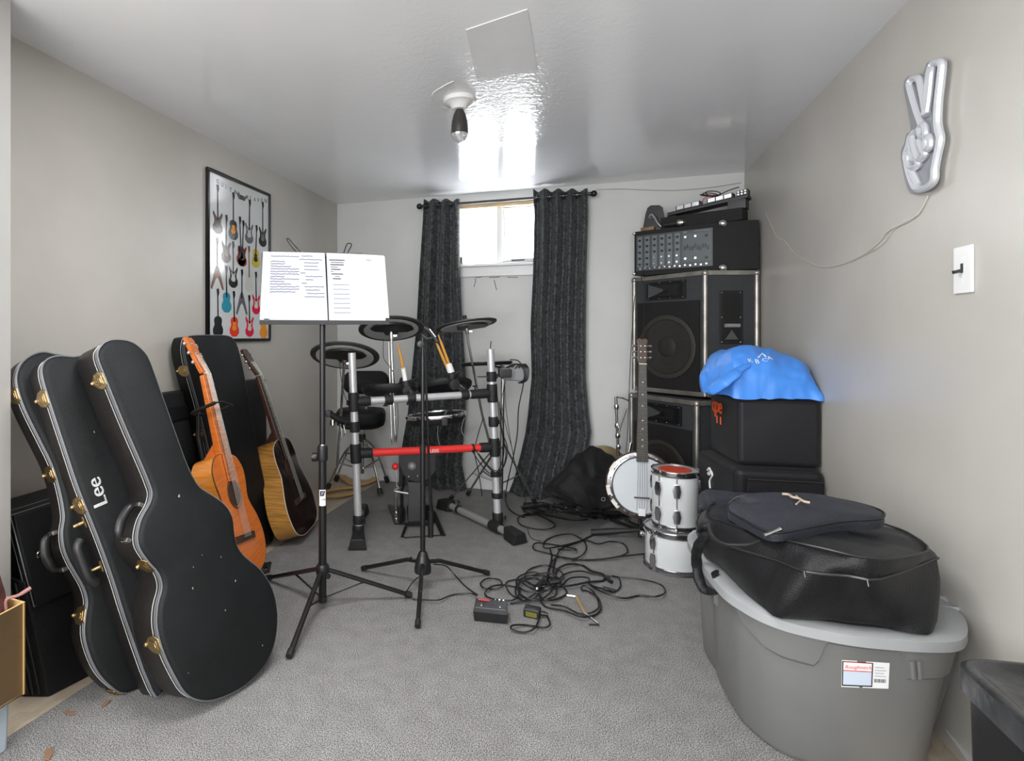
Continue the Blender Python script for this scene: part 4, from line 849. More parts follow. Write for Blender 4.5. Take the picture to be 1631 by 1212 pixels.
# snare pad with chrome rim
c = dp(694, 660, 3.45); n_ = (away(694)*.05+V((0, 0, 1))-RV*.10).normalized(); t = thing('drum_pad', 'wide snare pad with bright chrome rim below the crossbar', 'drum pad', c-n_*.05, 'electronic drum pads')
MB().lathe([(.001, -.05), (.16, -.05), (.175, -.03), (.178, -.006), (.001, -.006)], c, n_, 48).build('pad_body', M_rub, t)
MB().lathe([(.174, -.014), (.184, -.014), (.186, -.004), (.184, .006), (.176, .008), (.174, .0)], c, n_, 48).build('rim', M_chr, t, label='bright chrome rim')
MB().lathe([(.001, -.005), (.173, -.005), (.173, .0), (.001, .001)], c, n_, 48).build('playing_surface', M_plas, t)
MB().box(c-n_*.02+tow*.18+RV*.0, .035, .02, .04, ux=RV).build('side_bracket', M_plas, t, bevel=.003)
# controller pad left low
c = dp(570, 661, 3.50)
# mounts holding sticks
M_stick = mat('golden_hickory', (.68, .33, .07), .35, var=.15, vs=10, stretch=(1, 1, .2))
t = thing('stick_holder', 'left white tube mount on the crossbar holding one drumstick', 'stick holder', dp(648, 625, 3.12), 'drumstick mounts')
a, b = dp(646, 609, 3.12), dp(642, 586, 3.13)
MB().cyl(a, b, .013, n=14).build('tube', M_white, t); MB().lathe([(.001, -.02), (.024, -.018), (.028, 0), (.024, .018), (.001, .02)], dp(647, 612, 3.12), b-a, 14).build('joint', M_rub, t); MB().lathe([(.001, -.02), (.027, -.016), (.027, .016), (.001, .02)], dp(648, 622, 3.11), tow, 16).build('ball_joint', M_rub, t); MB().tube([dp(652, 607, 3.1), dp(662, 603, 3.08)], .007, 8).build('lever', M_rub, t, bevel=.001)
MB().tube([dp(649, 620, 3.12), ccb(.43)+V((0, 0, .02))], .012, 10).build('stem', M_rub, t)
def stick(px0, py0, px1, py1, d0, d1, label):
    a, b = dp(px0, py0, d0), dp(px1, py1, d1); o = MB().tube([a, lerp(a, b, .3), lerp(a, b, .75), lerp(a, b, .9), lerp(a, b, .93), b], [.0085, .0085, .0075, .004, .0045, .004], 12).build('drumstick', M_stick, None); tag(o, label, 'drumstick')
stick(643, 592, 634, 547, 3.128, 3.10, 'lone amber drumstick standing in the left white tube')
t = thing('stick_holder', 'right white tube mount above the tom pad holding two drumsticks', 'stick holder', dp(722, 622, 3.16), 'drumstick mounts')
MB().cyl(dp(719, 594, 3.16), dp(714, 580, 3.17), .020, n=16).build('tube', M_white, t); MB().lathe([(.001, -.02), (.024, -.018), (.027, 0), (.024, .018), (.001, .02)], dp(720, 599, 3.16), V((0, 0, 1)), 14).build('joint', M_rub, t); MB().lathe([(.001, -.022), (.030, -.018), (.030, .018), (.001, .022)], dp(723, 612, 3.14), tow, 18).build('ball_joint', M_rub, t); MB().tube([dp(724, 596, 3.15), dp(733, 591, 3.14)], .007, 8).build('lever', M_rub, t)
MB().tube([dp(724, 615, 3.16), ccb(.79)+V((0, 0, .02))], .012, 10).build('stem', M_rub, t)
stick(712, 585, 693, 541, 3.165, 3.13, 'left one of two amber drumsticks in the right white tube')
stick(717, 585, 698, 533, 3.175, 3.15, 'right longer one of two amber drumsticks in the right white tube')
# ------------------------------------------------------------------ module and cable loom on the right post
t = thing('drum_module', 'grey drum module box wrapped in black cables at the right post', 'drum module', dp(812, 610, 3.3))
q = dp(817, 594, 3.32)
MB().box(q, .13, .11, .085, ux=RV+V((0, 0, -.1)), uy=FV).build('module_body', mat('mid_grey_plastic', (.24, .25, .26), .4), t, bevel=.012)
MB().box(dp(804, 594, 3.22), .07, .06, .05, ux=RV, uy=FV).build('connector_block', M_plas, t, bevel=.006)
M_cab = mat('black_cable_rubber', (.006, .006, .0065), .45)
for k in range(6):
    MB().tube(catmull([q+RV*(-.06+.02*k)+V((0, 0, .03+.004*(k % 3)))-FV*.065, q+RV*(.0+.012*k)+V((0, 0, .055))-FV*.04, q+RV*(.045+.006*k)+V((0, 0, .03))-FV*.07, q+RV*(.05+.004*k)+V((0, 0, -.03))-FV*.07, q+RV*(.02+.005*k)+V((0, 0, -.055))-FV*.05], 5), .0035, 6).build('coiled_cable', M_cab, t)
def cable(label, pts, r=.0028, m=None, group=None, cl=False, nm='cable'):
    o = MB().tube(catmull(pts, 5, cl), r, 6, cl).build(nm, m or M_cab, None); tag(o, label, 'cable', group); return o
D3 = lambda L, d: [dp(x, y, d) for x, y in L]
hang = 'cables hanging from the drum module'
cable('thick black cable looping far right from the drum module and down to the carpet', D3([(812, 573), (826, 575), (834, 592), (833, 615), (826, 650), (824, 690), (818, 725), (808, 770)], 3.42)+[gz(806, 790, .004), gz(812, 812, .004), gz(835, 824, .004)], .0035)
cable('thin cable falling straight from the module left of the thick loop', D3([(804, 612), (806, 650), (813, 700), (822, 745)], 3.4)+[gz(838, 800, .004), gz(842, 850, .004), gz(862, 862, .004)], .0018)
cable('thin dark cable crossing the right post towards the carpet', D3([(806, 605), (799, 640), (806, 680), (815, 712), (826, 760)], 3.36)+[gz(846, 795, .004)], .002)
for k, L in enumerate([[(795, 640), (800, 690), (806, 720), (800, 748), (788, 752), (772, 738), (757, 716)], [(792, 630), (797, 680), (808, 712), (803, 742), (790, 750), (778, 742), (762, 722)], [(798, 650), (803, 700), (800, 735), (786, 756), (768, 742), (752, 718)], [(770, 665), (762, 690), (756, 720), (762, 750), (768, 790)], [(740, 665), (735, 685), (746, 702), (758, 690), (768, 672)], [(712, 655), (700, 672), (697, 694), (701, 710)]]):
    cable(['outer cable loop sagging between the right post and the red bar', 'middle cable loop sagging beside the right post', 'inner cable loop sagging down to the right post tie', 'cable dropping behind the red bar to the T-shaped base', 'short light cable loop under the snare pad', 'thin pale cable hanging left from the snare pad bracket'][k], D3(L, dR-.06-.012*k if k < 3 else 3.24+.02*k), .0028 if k < 4 else .0015, mat('grey_wire', (.3, .3, .3), .5) if k > 3 else None)
cable('thin cable down beside the twin rods left of the microphone stand', D3([(611, 540), (611, 570), (622, 585), (627, 600), (634, 660), (632, 700)], 3.28), .0018)
cable('short cable from the lowest cymbal pad down its rod', D3([(541, 576), (543, 600), (549, 630), (556, 648), (561, 680), (578, 705), (590, 718)], 3.19), .002)
# controller on left post: thick pad arm
t = thing('pad_arm', 'black clamp arm with wing screws reaching left from the left rack post', 'clamp', dp(545, 672, 3.1))
MB().tube([dp(522, 657, 3.12), dp(540, 668, 3.1), dp(566, 676, 3.04)], [.016, .02, .026], 12).build('arm', M_rub, t); MB().box(dp(524, 659, 3.11), .03, .03, .035, ux=RV).build('end_clamp', M_plas, t, bevel=.004); MB().tube(D3([(543, 680), (545, 697), (550, 690), (547, 676)], 3.08), .004, 8).build('wing_screw', M_chr, t); MB().lathe([(.001, 0), (.014, 0), (.016, .03), (.001, .04)], dp(530, 668, 3.1), V((0, 0, -1)), 12).build('knob', M_chr, t)
# ------------------------------------------------------------------ drum throne
tc_ = V((-1.42, 3.69, 0)); dth = (tc_-C0).dot(FV)
tx = dp(577, 700, dth); tc_ = V((tx.x, tx.y, 0))
t = thing('drum_throne', 'black padded drum throne with backrest and chrome tripod legs behind the rack', 'stool', tc_)
zs1, zs0 = HC-(652-533)/F*dth, HC-(680-533)/F*dth
cs = dp(575, 665, dth)
def rrect(c, ux, uy, w_, h_, r, k=5):
    out = []
    for sx, sy, a0 in ((1, 1, 0), (-1, 1, PI/2), (-1, -1, PI), (1, -1, 3*PI/2)):
        for i in range(k+1):
            a = a0+PI/2*i/k; out.append(c+ux*(sx*(w_/2-r)+r*math.cos(a))+uy*(sy*(h_/2-r)+r*math.sin(a)))
    return out
S0 = V((cs.x, cs.y, zs0))
rg = [rrect(S0+V((0, 0, z)), RV, FV, .34*k, .32*k, .12*k) for z, k in ((0, .75), (.02, .95), (.05, 1.0), (zs1-zs0-.02, 1.0), (zs1-zs0, .93))]
MB().loft(rg).build('seat', M_vinyl, t, smooth=60)
bc = dp(583, 609, dth+.14); 
MB().loft([rrect(bc+FV*y, RV, V((0, 0, 1)), .33*k, .165*k, .07*k) for y, k in ((-.03, .93), (-.02, 1), (.02, 1), (.03, .93))]).build('backrest', M_vinyl, t, smooth=60)
MB().tube([bc+FV*.02, V((bc.x, bc.y, zs0+.02))+FV*.03, V((S0.x, S0.y, zs0-.01))+FV*.1, V((S0.x, S0.y, zs0-.012))], .011, 8).build('backrest_bar', M_chr, t)
MB().cyl((tc_.x, tc_.y, .12), (tc_.x, tc_.y, zs0), .014).build('post', M_chr, t); MB().lathe([(.001, 0), (.024, 0), (.024, .05), (.001, .05)], (tc_.x, tc_.y, .34)).build('height_clamp', M_rub, t)
for fp, kn_ in ((gz(606, 786, .02), None), (gz(617, 766, .02), None), (gz(521, 778, .02), None), (gz(535, 764, .02), None)):
    h = V((tc_.x, tc_.y, .37)); k_ = h*.5+fp*.5+V((0, 0, .07))
    lg = MB().tube(catmull([h, k_, fp], 6), .0085, 8).build('leg', M_chr, t); MB().tube([fp+(k_-fp)*.14, fp-V((0, 0, .005))], [.016, .018], 10).build('rubber_foot', M_rub, lg)
    MB().tube([V((tc_.x, tc_.y, .15)), h*.35+fp*.65+V((0, 0, .05))], .005, 6).build('brace', M_chr, lg)
# ------------------------------------------------------------------ kick pad and pedal
dk = 3.12
t = thing('kick_pad', 'black kick drum tower pad with round maker badge below the red bar', 'kick pad', gz(665, 835))
hd = dp(661, 742, dk+.03)
P = [dp(x, y, dk) for x, y in [(636, 720), (648, 717), (688, 717), (694, 724), (695, 750), (684, 764), (664, 769), (648, 764), (640, 752), (635, 740)]]
MB().prism(P, FV*.05).build('pad_head', M_plas, t, bevel=.006)
cb = dp(656, 742, dk)-FV*.0005
MB().lathe([(.001, 0), (.024, 0), (.022, .003), (.001, .003)], cb, -FV, 24).build('badge_ring', mat('badge_grey', (.10, .10, .11), .4), t)
bd = MB()
for k in range(12): a = 2*PI*k/12; bd.tube([cb-FV*.0035+(RV*math.cos(a)+up*math.sin(a))*.008, cb-FV*.0035+(RV*math.cos(a)+up*math.sin(a))*.019], .0013, 4)
bd2 = MB().prism([cb-FV*.003+RV*math.cos(a)*.009+up*math.sin(a)*.009 for a in [2*PI*i/14 for i in range(14)]], -FV*.001); bd2.build('badge_emblem', mat('badge_silver', (.4, .4, .42), .3, .6), t)
for k in range(12): a = 2*PI*k/12; MB().tube([cb-FV*.0035+(RV*math.cos(a)+up*math.sin(a))*.010, cb-FV*.0035+(RV*math.cos(a)+up*math.sin(a))*.0195], .0014, 4).build('badge_ray', mat('badge_silver', (.4, .4, .42), .3, .6), t)
for x, y in ((651, 759), (665, 758)): MB().ball(dp(x, y, dk)-FV*.001, .005, 8).build('bolt', M_chr, t)
for x0, x1 in ((643, 638), (684, 690)): MB().tube([dp(x0, 760, dk+.03), gz(x1, 832, .012)], .012, 8, flat=(1, .5)).build('upright', M_black, t)
MB().prism([dp(650, 768, dk+.04), dp(676, 768, dk+.04), dp(676, 830, dk+.02), dp(650, 830, dk+.02)], FV*.05).build('column', M_plas, t, bevel=.003)
MB().prism([gz(650, 838, .0), gz(690, 838, .0), gz(690, 812, .0), gz(648, 812, .0)], (0, 0, .03)).build('base_plate', M_black, t, bevel=.003)
for k, L in enumerate(([(648, 833), (640, 855)], [(690, 815), (706, 852)])):
    MB().tube([gz(L[0][0], L[0][1], .02), gz(L[1][0], L[1][1], .008)], .007 if k == 0 else .014, 8, flat=(1, .35)).build('stabiliser', M_black, t)
MB().tube([gz(641, 853, .006), gz(645, 856, .006), gz(704, 852, .006)], .0035, 6).build('front_wire', M_black, t)
t = thing('kick_pedal', 'bass drum pedal with round red beater left of the kick tower', 'drum pedal', gz(632, 832))
MB().ball(dp(629.5, 743, dk-.03), .019, 18).build('beater', mat('red_felt', (.62, .02, .02), .5), t, label='round red beater')
MB().tube([dp(630, 743, dk-.03), dp(633, 790, dk-.04)], .003, 8).build('beater_rod', M_chr, t)
MB().tube([gz(632, 832, .01), dp(630, 780, dk-.05), dp(636, 776, dk-.05)], .009, 10).build('frame_post', M_chr, t)
MB().tube([dp(628, 782, dk-.05), dp(650, 786, dk-.05)], .007, 8).build('axle', M_chr, t); MB().tube([gz(640, 832, .012), dp(640, 780, dk-.05)], .010, 8).build('frame_post', M_black, t)
MB().prism([gz(618, 806, .0), gz(645, 812, .0), gz(645, 836, .0), gz(628, 836, 0)], (0, 0, .012)).build('foot_plate', M_black, t, bevel=.002)
for y in (816, 826): MB().ball(dp(631, y, dk-.06), .008, 8).build('spring_knob', M_chr, t)
# ------------------------------------------------------------------ speaker stack
def vsp(px, py, z): return dp(px, py, (z-HC)*F/(CY-py))
M_spk = mat('dark_grey_speaker_carpet', (.035, .037, .040), .75, bump=.5, bs=350)
M_grl = mat('black_grille_cloth', (.005, .005, .005), .8, bump=.4, bs=300)
M_mtl = mat('worn_aluminium_trim', (.36, .34, .31), .4, .8, var=.25, vs=12)
M_cone = mat('brown_black_cone', (.018, .016, .013), .7, bump=.5, bs=120)
def speaker(label, fp, z0, z1, horn, r, tilt_back=0, handle=True):
    # fp: front left, front right (near) corner, side rear corner, back right, back left
    c = sum(fp, V((0, 0, 0)))/len(fp); t = thing('loudspeaker', label, 'speaker', (c.x, c.y, z0), 'stacked loudspeakers in the corner')
    P = [V((p.x, p.y, z0)) for p in fp]; h = z1-z0
    MB().prism(P, (0, 0, h)).build('cabinet', M_spk, t, bevel=.004)
    L_, N_, R_ = P[0], P[1], P[2]; ux = (N_-L_).normalized(); w_ = (N_-L_).length; n_ = ux.cross(V((0, 0, 1))).normalized()
    uy = V((0, 0, 1)); q = lambda a, b, o=0: L_+ux*a*w_+uy*b*h+n_*o
    # corner and edge trim
    for p in P[:3]: MB().cyl(p+V((0, 0, .004)), p+V((0, 0, h-.004)), .014, n=14).build('edge_trim', M_mtl, t)
    for k, z in ((0, .012), (1, h-.012)):
        for a, b in ((P[0], P[1]), (P[1], P[2])):
            d_ = (b-a).normalized(); nn = d_.cross(V((0, 0, 1)))
            MB().box((a+b)/2+V((0, 0, z))+nn*.003, (b-a).length-.02, .012, .026, ux=d_, uy=nn).build('edge_trim', M_mtl, t, bevel=.003)
    for p in (P[0], P[1], P[2]): MB().ball(p+V((0, 0, h-.014)), .019, 12).build('corner_cap', M_mtl, t)
    # baffle
    hb = horn[2]-.02
    MB().prism([q(.06, .03, .001), q(.94, .03, .001), q(.94, hb, .001), q(.06, hb, .001)], n_*.006).build('grille', M_grl, t)
    wc = q(.50, horn[4], .007); ring = MB().lathe([(r*.86, .0), (r*1.0, .0), (r*1.02, .008), (r*.97, .012), (r*.88, .010)], wc, n_, 48).build('cone_surround', mat('woofer_ring', (.030, .027, .022), .6, bump=.4, bs=100), t)
    MB().lathe([(.001, .004), (r*.25, .009), (r*.32, .001), (r*.35, .002), (r*.86, .009), (r*.88, .0), (.001, -.0)], wc, n_, 48).build('woofer_cone', M_cone, t)
    a0, a1, b0, b1, _ = horn
    MB().prism([q(a0, b0, .001), q(a1, b0, .001), q(a1, b1, .001), q(a0, b1, .001)], n_*.009).build('horn_plate', M_plas, t, bevel=.002)
    hp = [q(a0+.03, b0+.015, .0102), q(a1-.03, b0+.015, .0102), q(a1-.03, b1-.015, .0102), q(a0+.03, b1-.015, .0102)]; cc = sum(hp, V((0, 0, 0)))/4
    m2 = [cc+(p-cc)*.25-n_*.0 for p in hp]
    mb = MB()
    for i in range(4): mb.add([hp[i], hp[(i+1) % 4], m2[(i+1) % 4]-n_*.0005, m2[i]-n_*.0005], [(0, 1, 2, 3)])
    lipo = [p+n_*.005 for p in hp]
    for i in range(4): mb.add([hp[i], hp[(i+1) % 4], lipo[(i+1) % 4], lipo[i]], [(3, 2, 1, 0)])
    mb.prism([cc+ux*-.05-uy*.02+n_*.001, cc+ux*.02+uy*.012+n_*.001, cc+ux*.02-uy*.012+n_*.001], n_*.003)
    mb.prism([hp[0]+ux*.004+uy*.004, hp[3]+ux*.004-uy*.004, cc-ux*.01+uy*.006, cc-ux*.01-uy*.006], n_*.004, 1)
    mb.build('horn', [mat('horn_black', (.006, .006, .006), .3), mat('horn_throat', (.06, .065, .07), .35)], t)
    for s in (.06, .36, .64, .94):
        for b in (b0+.012, b1-.012): MB().ball(q(a0+(a1-a0)*s, b, .0095), .0045, 8).build('screw', M_chr, t)
    if handle:
        sx = (R_-N_).normalized(); ns = sx.cross(V((0, 0, 1))).normalized(); ws = (R_-N_).length; g = lambda a, b, o=0: N_+sx*a*ws+uy*b*h+ns*o
        MB().prism([g(.28, .42, .001), g(.72, .42, .001), g(.72, .84, .001), g(.28, .84, .001)], ns*.006).build('handle_plate', M_plas, t, bevel=.002)
        MB().prism([g(.34, .445, .0072), g(.66, .445, .0072), g(.66, .815, .0072), g(.34, .815, .0072)], ns*.001).build('handle_recess', mat('horn_black', (.006, .006, .006), .3), t)
        MB().cyl(g(.36, .565, .016), g(.64, .565, .016), .011, n=12).build('handle_bar', mat('mid_grey_plastic', (.24, .25, .26), .4), t)
        MB().prism([g(.37, .455, .0085), g(.63, .455, .0085), g(.5, .53, .0085)], ns*.002).build('painted_handle_glint', mat('painted_glint_grey', (.08, .08, .085), .4), t)  # painted glint: a paler triangle with the highlight put into its colour
        for a in (.31, .67):
            for b in (.435, .63, .825): MB().ball(g(a, b, .0075), .0045, 8).build('screw', M_chr, t)
    return t
zt, zm = 1.44, .735
N1 = vsp(1123, 431, zt); L1 = V((.268, 3.86, 0)); R1 = vsp(1206, 430.5, zt)
R1 = V((min(R1.x, XR-.022), R1.y, 0)); N1.z = 0
speaker('upper grey-carpeted loudspeaker with horn, woofer and side handle under the mixer amplifier', [L1, N1, R1, V((.80, YB-.03, 0)), V((.36, YB-.03, 0))], zm, zt, (.20, .76, .79, .945, .39), .185)
dN2 = (HC-.70)*F/(645-533); N2 = dp(1110, 645, dN2); N2.z = 0
L2 = dp(1022, 640, 1.0); r_ = ray(1006, 640); L2 = C0+r_*(3.80/r_.y) if False else on(1006, 640, 1, 3.80); L2.z = 0
speaker('lower dark loudspeaker mostly hidden behind the banjo, carrying the upper one', [L2, N2, V((.875, 3.62, 0)), V((.80, YB-.03, 0)), V((.34, YB-.03, 0))], 0, .72, (.22, .80, .79, .945, .39), .185, handle=False)
# ------------------------------------------------------------------ mixer amplifier
za, zb2 = zt+.004, 1.715
Nm = vsp(1151, 430, za); Lm = vsp(1010, 439.5, za); Rm = vsp(1213, 428, za); Rm.x = min(Rm.x, XR-.02)
fpm = [V((p.x, p.y, za)) for p in (Lm, Nm, Rm)]+[V((.86, Rm.y+.24, za)), V((Lm.x+.13, YB-.06, za))]
t = thing('mixer_amplifier', 'black powered mixer amplifier with rows of knobs on top of the speaker stack', 'amplifier', (sum(fpm, V((0, 0, 0)))/5).xy.to_3d()+V((0, 0, za)))
hm = zb2-za
MB().prism(fpm, (0, 0, hm)).build('cabinet', M_carp, t, bevel=.004)
ux = (fpm[1]-fpm[0]).normalized(); wm_ = (fpm[1]-fpm[0]).length; nn = ux.cross(V((0, 0, 1))).normalized()
g = lambda a, b, o=0: fpm[0]+ux*a*wm_+V((0, 0, 1))*b*hm+nn*o
M_pan = mat('slate_control_panel', (.035, .045, .052), .35); M_strip = mat('channel_strip_grey', (.12, .14, .15), .4)
MB().prism([g(.03, .1, .001), g(.90, .1, .001), g(.90, .90, .001), g(.03, .90, .001)], nn*.004).build('control_panel', M_pan, t, bevel=.001)
for p in (g(0, 0), g(1, 0), g(1, 1), g(0, 1)): MB().ball(p+nn*-.004+V((0, 0, .012 if p.z < za+.1 else -.012)), .026 if (p-fpm[1]).xy.length < .05 else .012, 12, (1, 1, .9)).build('corner_cap', M_chr, t)
M_knob = mat('knob_black', (.012, .012, .012), .3)
for c in range(6):
    a = .075+.088*c
    MB().prism([g(a-.028, .18, .0052), g(a+.028, .18, .0052), g(a+.028, .86, .0052), g(a-.028, .86, .0052)], nn*.001).build('channel_strip', M_strip, t)
    for r in range(5): MB().cyl(g(a, .24+.135*r, .0062), g(a, .24+.135*r, .018), .0075, .006, 10).build('knob', M_chr if (r < 2 and c > 1) else M_knob, t)
MB().prism([g(.575, .22, .0052), g(.885, .22, .0052), g(.885, .82, .0052), g(.575, .82, .0052)], nn*.001).build('equaliser_panel', mat('equaliser_grey', (.07, .085, .09), .4), t)
for i in range(10): MB().box(g(.60+.028*i, .52+.03*math.sin(i*1.9), .009), .007, .006, .022, ux=ux, uy=nn).build('slider', M_knob, t)
for a in (.61, .72, .83):
    for b in (.29, .75): MB().cyl(g(a, b, .0062), g(a, b, .017), .0085, .007, 10).build('knob', M_chr if a < .8 else M_knob, t)
for i in range(14): MB().cyl(g(.08+.058*i, .145+.012*(i % 2), .005), g(.08+.058*i, .145+.012*(i % 2), .009), .0055, n=8).build('jack_socket', M_chr, t)
MB().prism([g(.58, .84, .0052), g(.62, .84, .0052), g(.62, .88, .0052), g(.58, .88, .0052)], nn*.001).prism([g(.7, .85, .0052), g(.88, .85, .0052), g(.88, .87, .0052), g(.7, .87, .0052)], nn*.001).build('panel_marking', M_strip, t)
# things on top
zz = zb2
def tp(px, py, d): return dp(px, py, d)
def slab4(a, b, dn, T, m, name, t, bev=.003):   # a-b front edge line, depth dn, thickness T
    a, b = V(a), V(b); d_ = (b-a).normalized(); nb = V((-d_.y, d_.x, 0)).normalized()
    return MB().hexa([a, b, b+nb*dn, a+nb*dn, a+V((0, 0, T)), b+V((0, 0, T)), b+nb*dn+V((0, 0, T)), a+nb*dn+V((0, 0, T))]).build(name, m, t, bevel=bev)
ztp = zb2+.003
A = vsp(1098, 352, ztp); 
def topz(px, z, base): # point over the mixer at a column
    s = (px-1010)/(1151-1010); q = fpm[0]*(1-s)+fpm[1]*s; q = V((q.x, q.y, z)); return q-nn*base
t = thing('equipment_case', 'long flat black equipment box lying on the mixer amplifier', 'equipment case', topz(1140, ztp, .1))
ea, eb = topz(1052, ztp, .03), topz(1150, ztp, .03); eb = eb+ux*.10
eb = V((min(eb.x, .80), eb.y, eb.z))
slab4(ea, eb, .14, .068, M_carp, 'lower_box', t)
for s in (.45, .62, .8): MB().box(ea*(1-s)+eb*s+V((0, 0, .0695))-nn*.03, .02, .02, .003, ux=ux).build('lid_clip', M_chr, t)
MB().box(ea*.72+eb*.28+V((0, 0, .025))+nn*.0015, .035, .003, .012, ux=ux, uy=nn).build('green_light', mat('green_led', (.25, .35, .03), .4), t)
t = thing('pedal_tray', 'black slatted tray tilted on the flat box carrying silver units', 'tray', ea)
ta = ea+V((0, 0, .080))+ux*.03-nn*.03; tb2 = eb+V((0, 0, .125))+ux*.02-nn*.03; tb2.x = min(tb2.x, .84)
slab4(ta, tb2, .10, .020, M_plas, 'tray_deck', t)
slab4(ta-ux*.0+V((0, 0, -.0105)), ta+ux*.05+V((0, 0, -.0105)), .10, .010, M_plas, 'tray_foot', t); slab4(tb2-ux*.10+V((0, 0, -.056)), tb2-ux*.01+V((0, 0, -.056)), .09, .053, M_plas, 'tray_foot', t)
lrp = lambda s, o=0, z=0: ta*(1-s)+tb2*s-nn*o+V((0, 0, z))
for k, (s0, s1, lab_) in enumerate([(.10, .42, 'left silver three-section unit on the slatted tray'), (.50, .82, 'middle silver three-section unit on the slatted tray')]):
    t = thing('power_unit', lab_, 'electronics', lrp((s0+s1)/2, .03, .021), 'silver units on the tray')
    slab4(lrp(s0, .02, .021), lrp(s1, .02, .021), .06, .03, M_plas, 'housing', t)
    for i in range(3):
        a_, b_ = s0+(s1-s0)*(.05+.31*i), s0+(s1-s0)*(.05+.31*i+.27)
        MB().hexa([lrp(a_, .0175, .026), lrp(b_, .0175, .026), lrp(b_, .018, .026), lrp(a_, .018, .026), lrp(a_, .0175, .048), lrp(b_, .0175, .048), lrp(b_, .018, .048), lrp(a_, .018, .048)]).build('silver_section', M_chr, t)
t = thing('tuner_block', 'small silver block with round ports at the right end of the tray', 'electronics', lrp(.93, .03, .021), 'silver units on the tray')
slab4(lrp(.86, .02, .021), lrp(.995, .02, .021), .06, .032, M_plas, 'housing', t)
for i in range(3):
    for j in range(2): q = lrp(.885+.04*i, .0195, .030+.014*j); MB().cyl(q, q+nn*.006, .0055, n=8).build('port', M_chr, t)
# coil of cable on the tray
cp_ = [lrp(.5+.10*math.cos(2*PI*i/12+.3*(i//12))+.03*(i//12), .05+.02*math.sin(2*PI*i/12), .056+.035*math.sin(PI*i/12)**2+.004*(i//12)) for i in range(36)]+[lrp(.62, .05, .06), lrp(.75, .05, .075), lrp(.88, .05, .08)]
o = MB().tube(catmull(cp_, 3), .0028, 6).build('coiled_cable', M_cab, None); tag(o, 'coil of thin black cable heaped on the silver units on the tray', 'cable')
o = MB().tube(catmull([lrp(.46, .0, .03), lrp(.48, .0, .05), lrp(.54, .01, .06), lrp(.6, .02, .062)], 5), .0025, 6).build('red_lead', mat('red_lead', (.4, .02, .02), .4), None); tag(o, 'short red lead beside the black cable coil on the tray', 'cable')
# left: clamp lamp-like holder
t = thing('tablet_holder', 'upright black holder plate with curved chrome arm on the left of the mixer top', 'holder', topz(1045, ztp, .04))
q = lambda px, py, o=0: dp(px, py, ((topz(px, ztp, .05)-C0).dot(FV)))-nn*o
P = [q(x, y) for x, y in [(1024, 362), (1028, 340), (1031, 331), (1036, 327), (1050, 326.5), (1055, 330), (1057, 345), (1054, 362)]]
MB().prism(P, -nn*.014).build('holder_plate', M_plas, t, bevel=.003)
MB().tube(catmull([q(1036, 345, -.012), q(1041, 343, -.03), q(1047, 350, -.04), q(1052, 358, -.045), q(1057, 363, -.045)], 5), [.007]*10+[.006]*11, 10).build('curved_arm', M_chr, t)
MB().lathe([(.001, 0), (.009, 0), (.009, .006), (.001, .006)], q(1036, 345, -.004), nn, 14).build('arm_joint', M_chr, t)
o = slab4(topz(1019, ztp, .02), topz(1042, ztp, .02), .04, .022, mat('plain_wood', (.20, .12, .06), .6, var=.3, vs=30), 'wood_block', None); tag(o, 'small brown wood block at the left end of the mixer top', 'wood block')
t = thing('microphone', 'black microphone lying at the front of the mixer top', 'microphone', topz(1070, ztp, .01))
a, b = topz(1060, ztp+.017, .006), topz(1092, ztp+.020, .006)
MB().tube([a, a*.3+b*.7], [.012, .017], 14).build('microphone_body', M_plas, t); MB().tube([a*.3+b*.7, a*.2+b*.8, b], [.017, .021, .014], 14).build('microphone_grille', mat('steel', (.5, .48, .44), .35, 1), t)
t = thing('adapter_box', 'slanted black box leaning behind the microphone on the mixer top', 'box', topz(1062, ztp+.02, .06))
MB().hexa([topz(1056, ztp+.0, .05), topz(1078, ztp+.0, .05), topz(1078, ztp+.0, .10), topz(1056, ztp+.0, .10), topz(1063, ztp+.075, .05), topz(1086, ztp+.068, .05), topz(1086, ztp+.068, .10), topz(1063, ztp+.075, .10)]).build('box_body', M_plas, t, bevel=.004)
# cables down the speaker fronts
cable('black speaker cable hanging down the left front of the upper loudspeaker', [g(.13, .12, .02), g(.11, -.08, .03)]+[dp(x, y, (V((p1x, p1y, 0))-C0).dot(FV)) for x, y, p1x, p1y in [(1027, 460, .285, 3.70), (1026, 500, .285, 3.70), (1025, 545, .285, 3.69)]], .0022)
cable('black lead hanging at the left edge of the speaker stack', [dp(x, y, 3.36) for x, y in [(1011, 470), (1006, 540), (1003, 600), (1001, 650), (999, 700), (996, 728)]], .0022)
# ------------------------------------------------------------------ amplifier bags at the right
M_nyf = mat('smooth_black_nylon', (.008, .008, .010), .55, spec=.35, bump=.25, bs=200, sheen=.04)
def soft(name, P, m, parent=None, bev=.02, disp=.006, cuts=6, ds=6, **k):
    return MB().hexa(P).build(name, m, parent, bevel=bev, seg=3, sub=cuts, disp=disp, ds=ds, smooth=80, **k)
def topb(L, z0, z1): return [V((p[0], p[1], z0)) for p in L]+[V((p[0], p[1], z1)) for p in L]
dA = lambda px, py, z: C0+ray(px, py)*((z-HC)/ray(px, py).z)
xw = XR-.006
b1 = gx(1309, 747, xw); 
zB0, zB1 = b1.z, gx(1307, 637, xw).z
fl = C0+ray(1176, 741)*((zB0-HC)/ray(1176, 741).z)
bl = ray(1131, 690); yb3 = fl.y+.34; bl = C0+bl*(yb3/bl.y)
t = thing('amplifier_bag', 'boxy black amplifier cover with orange letters, upper of two by the right wall', 'amplifier bag', (fl.x*.5+b1.x*.5, fl.y+.15, zB0))
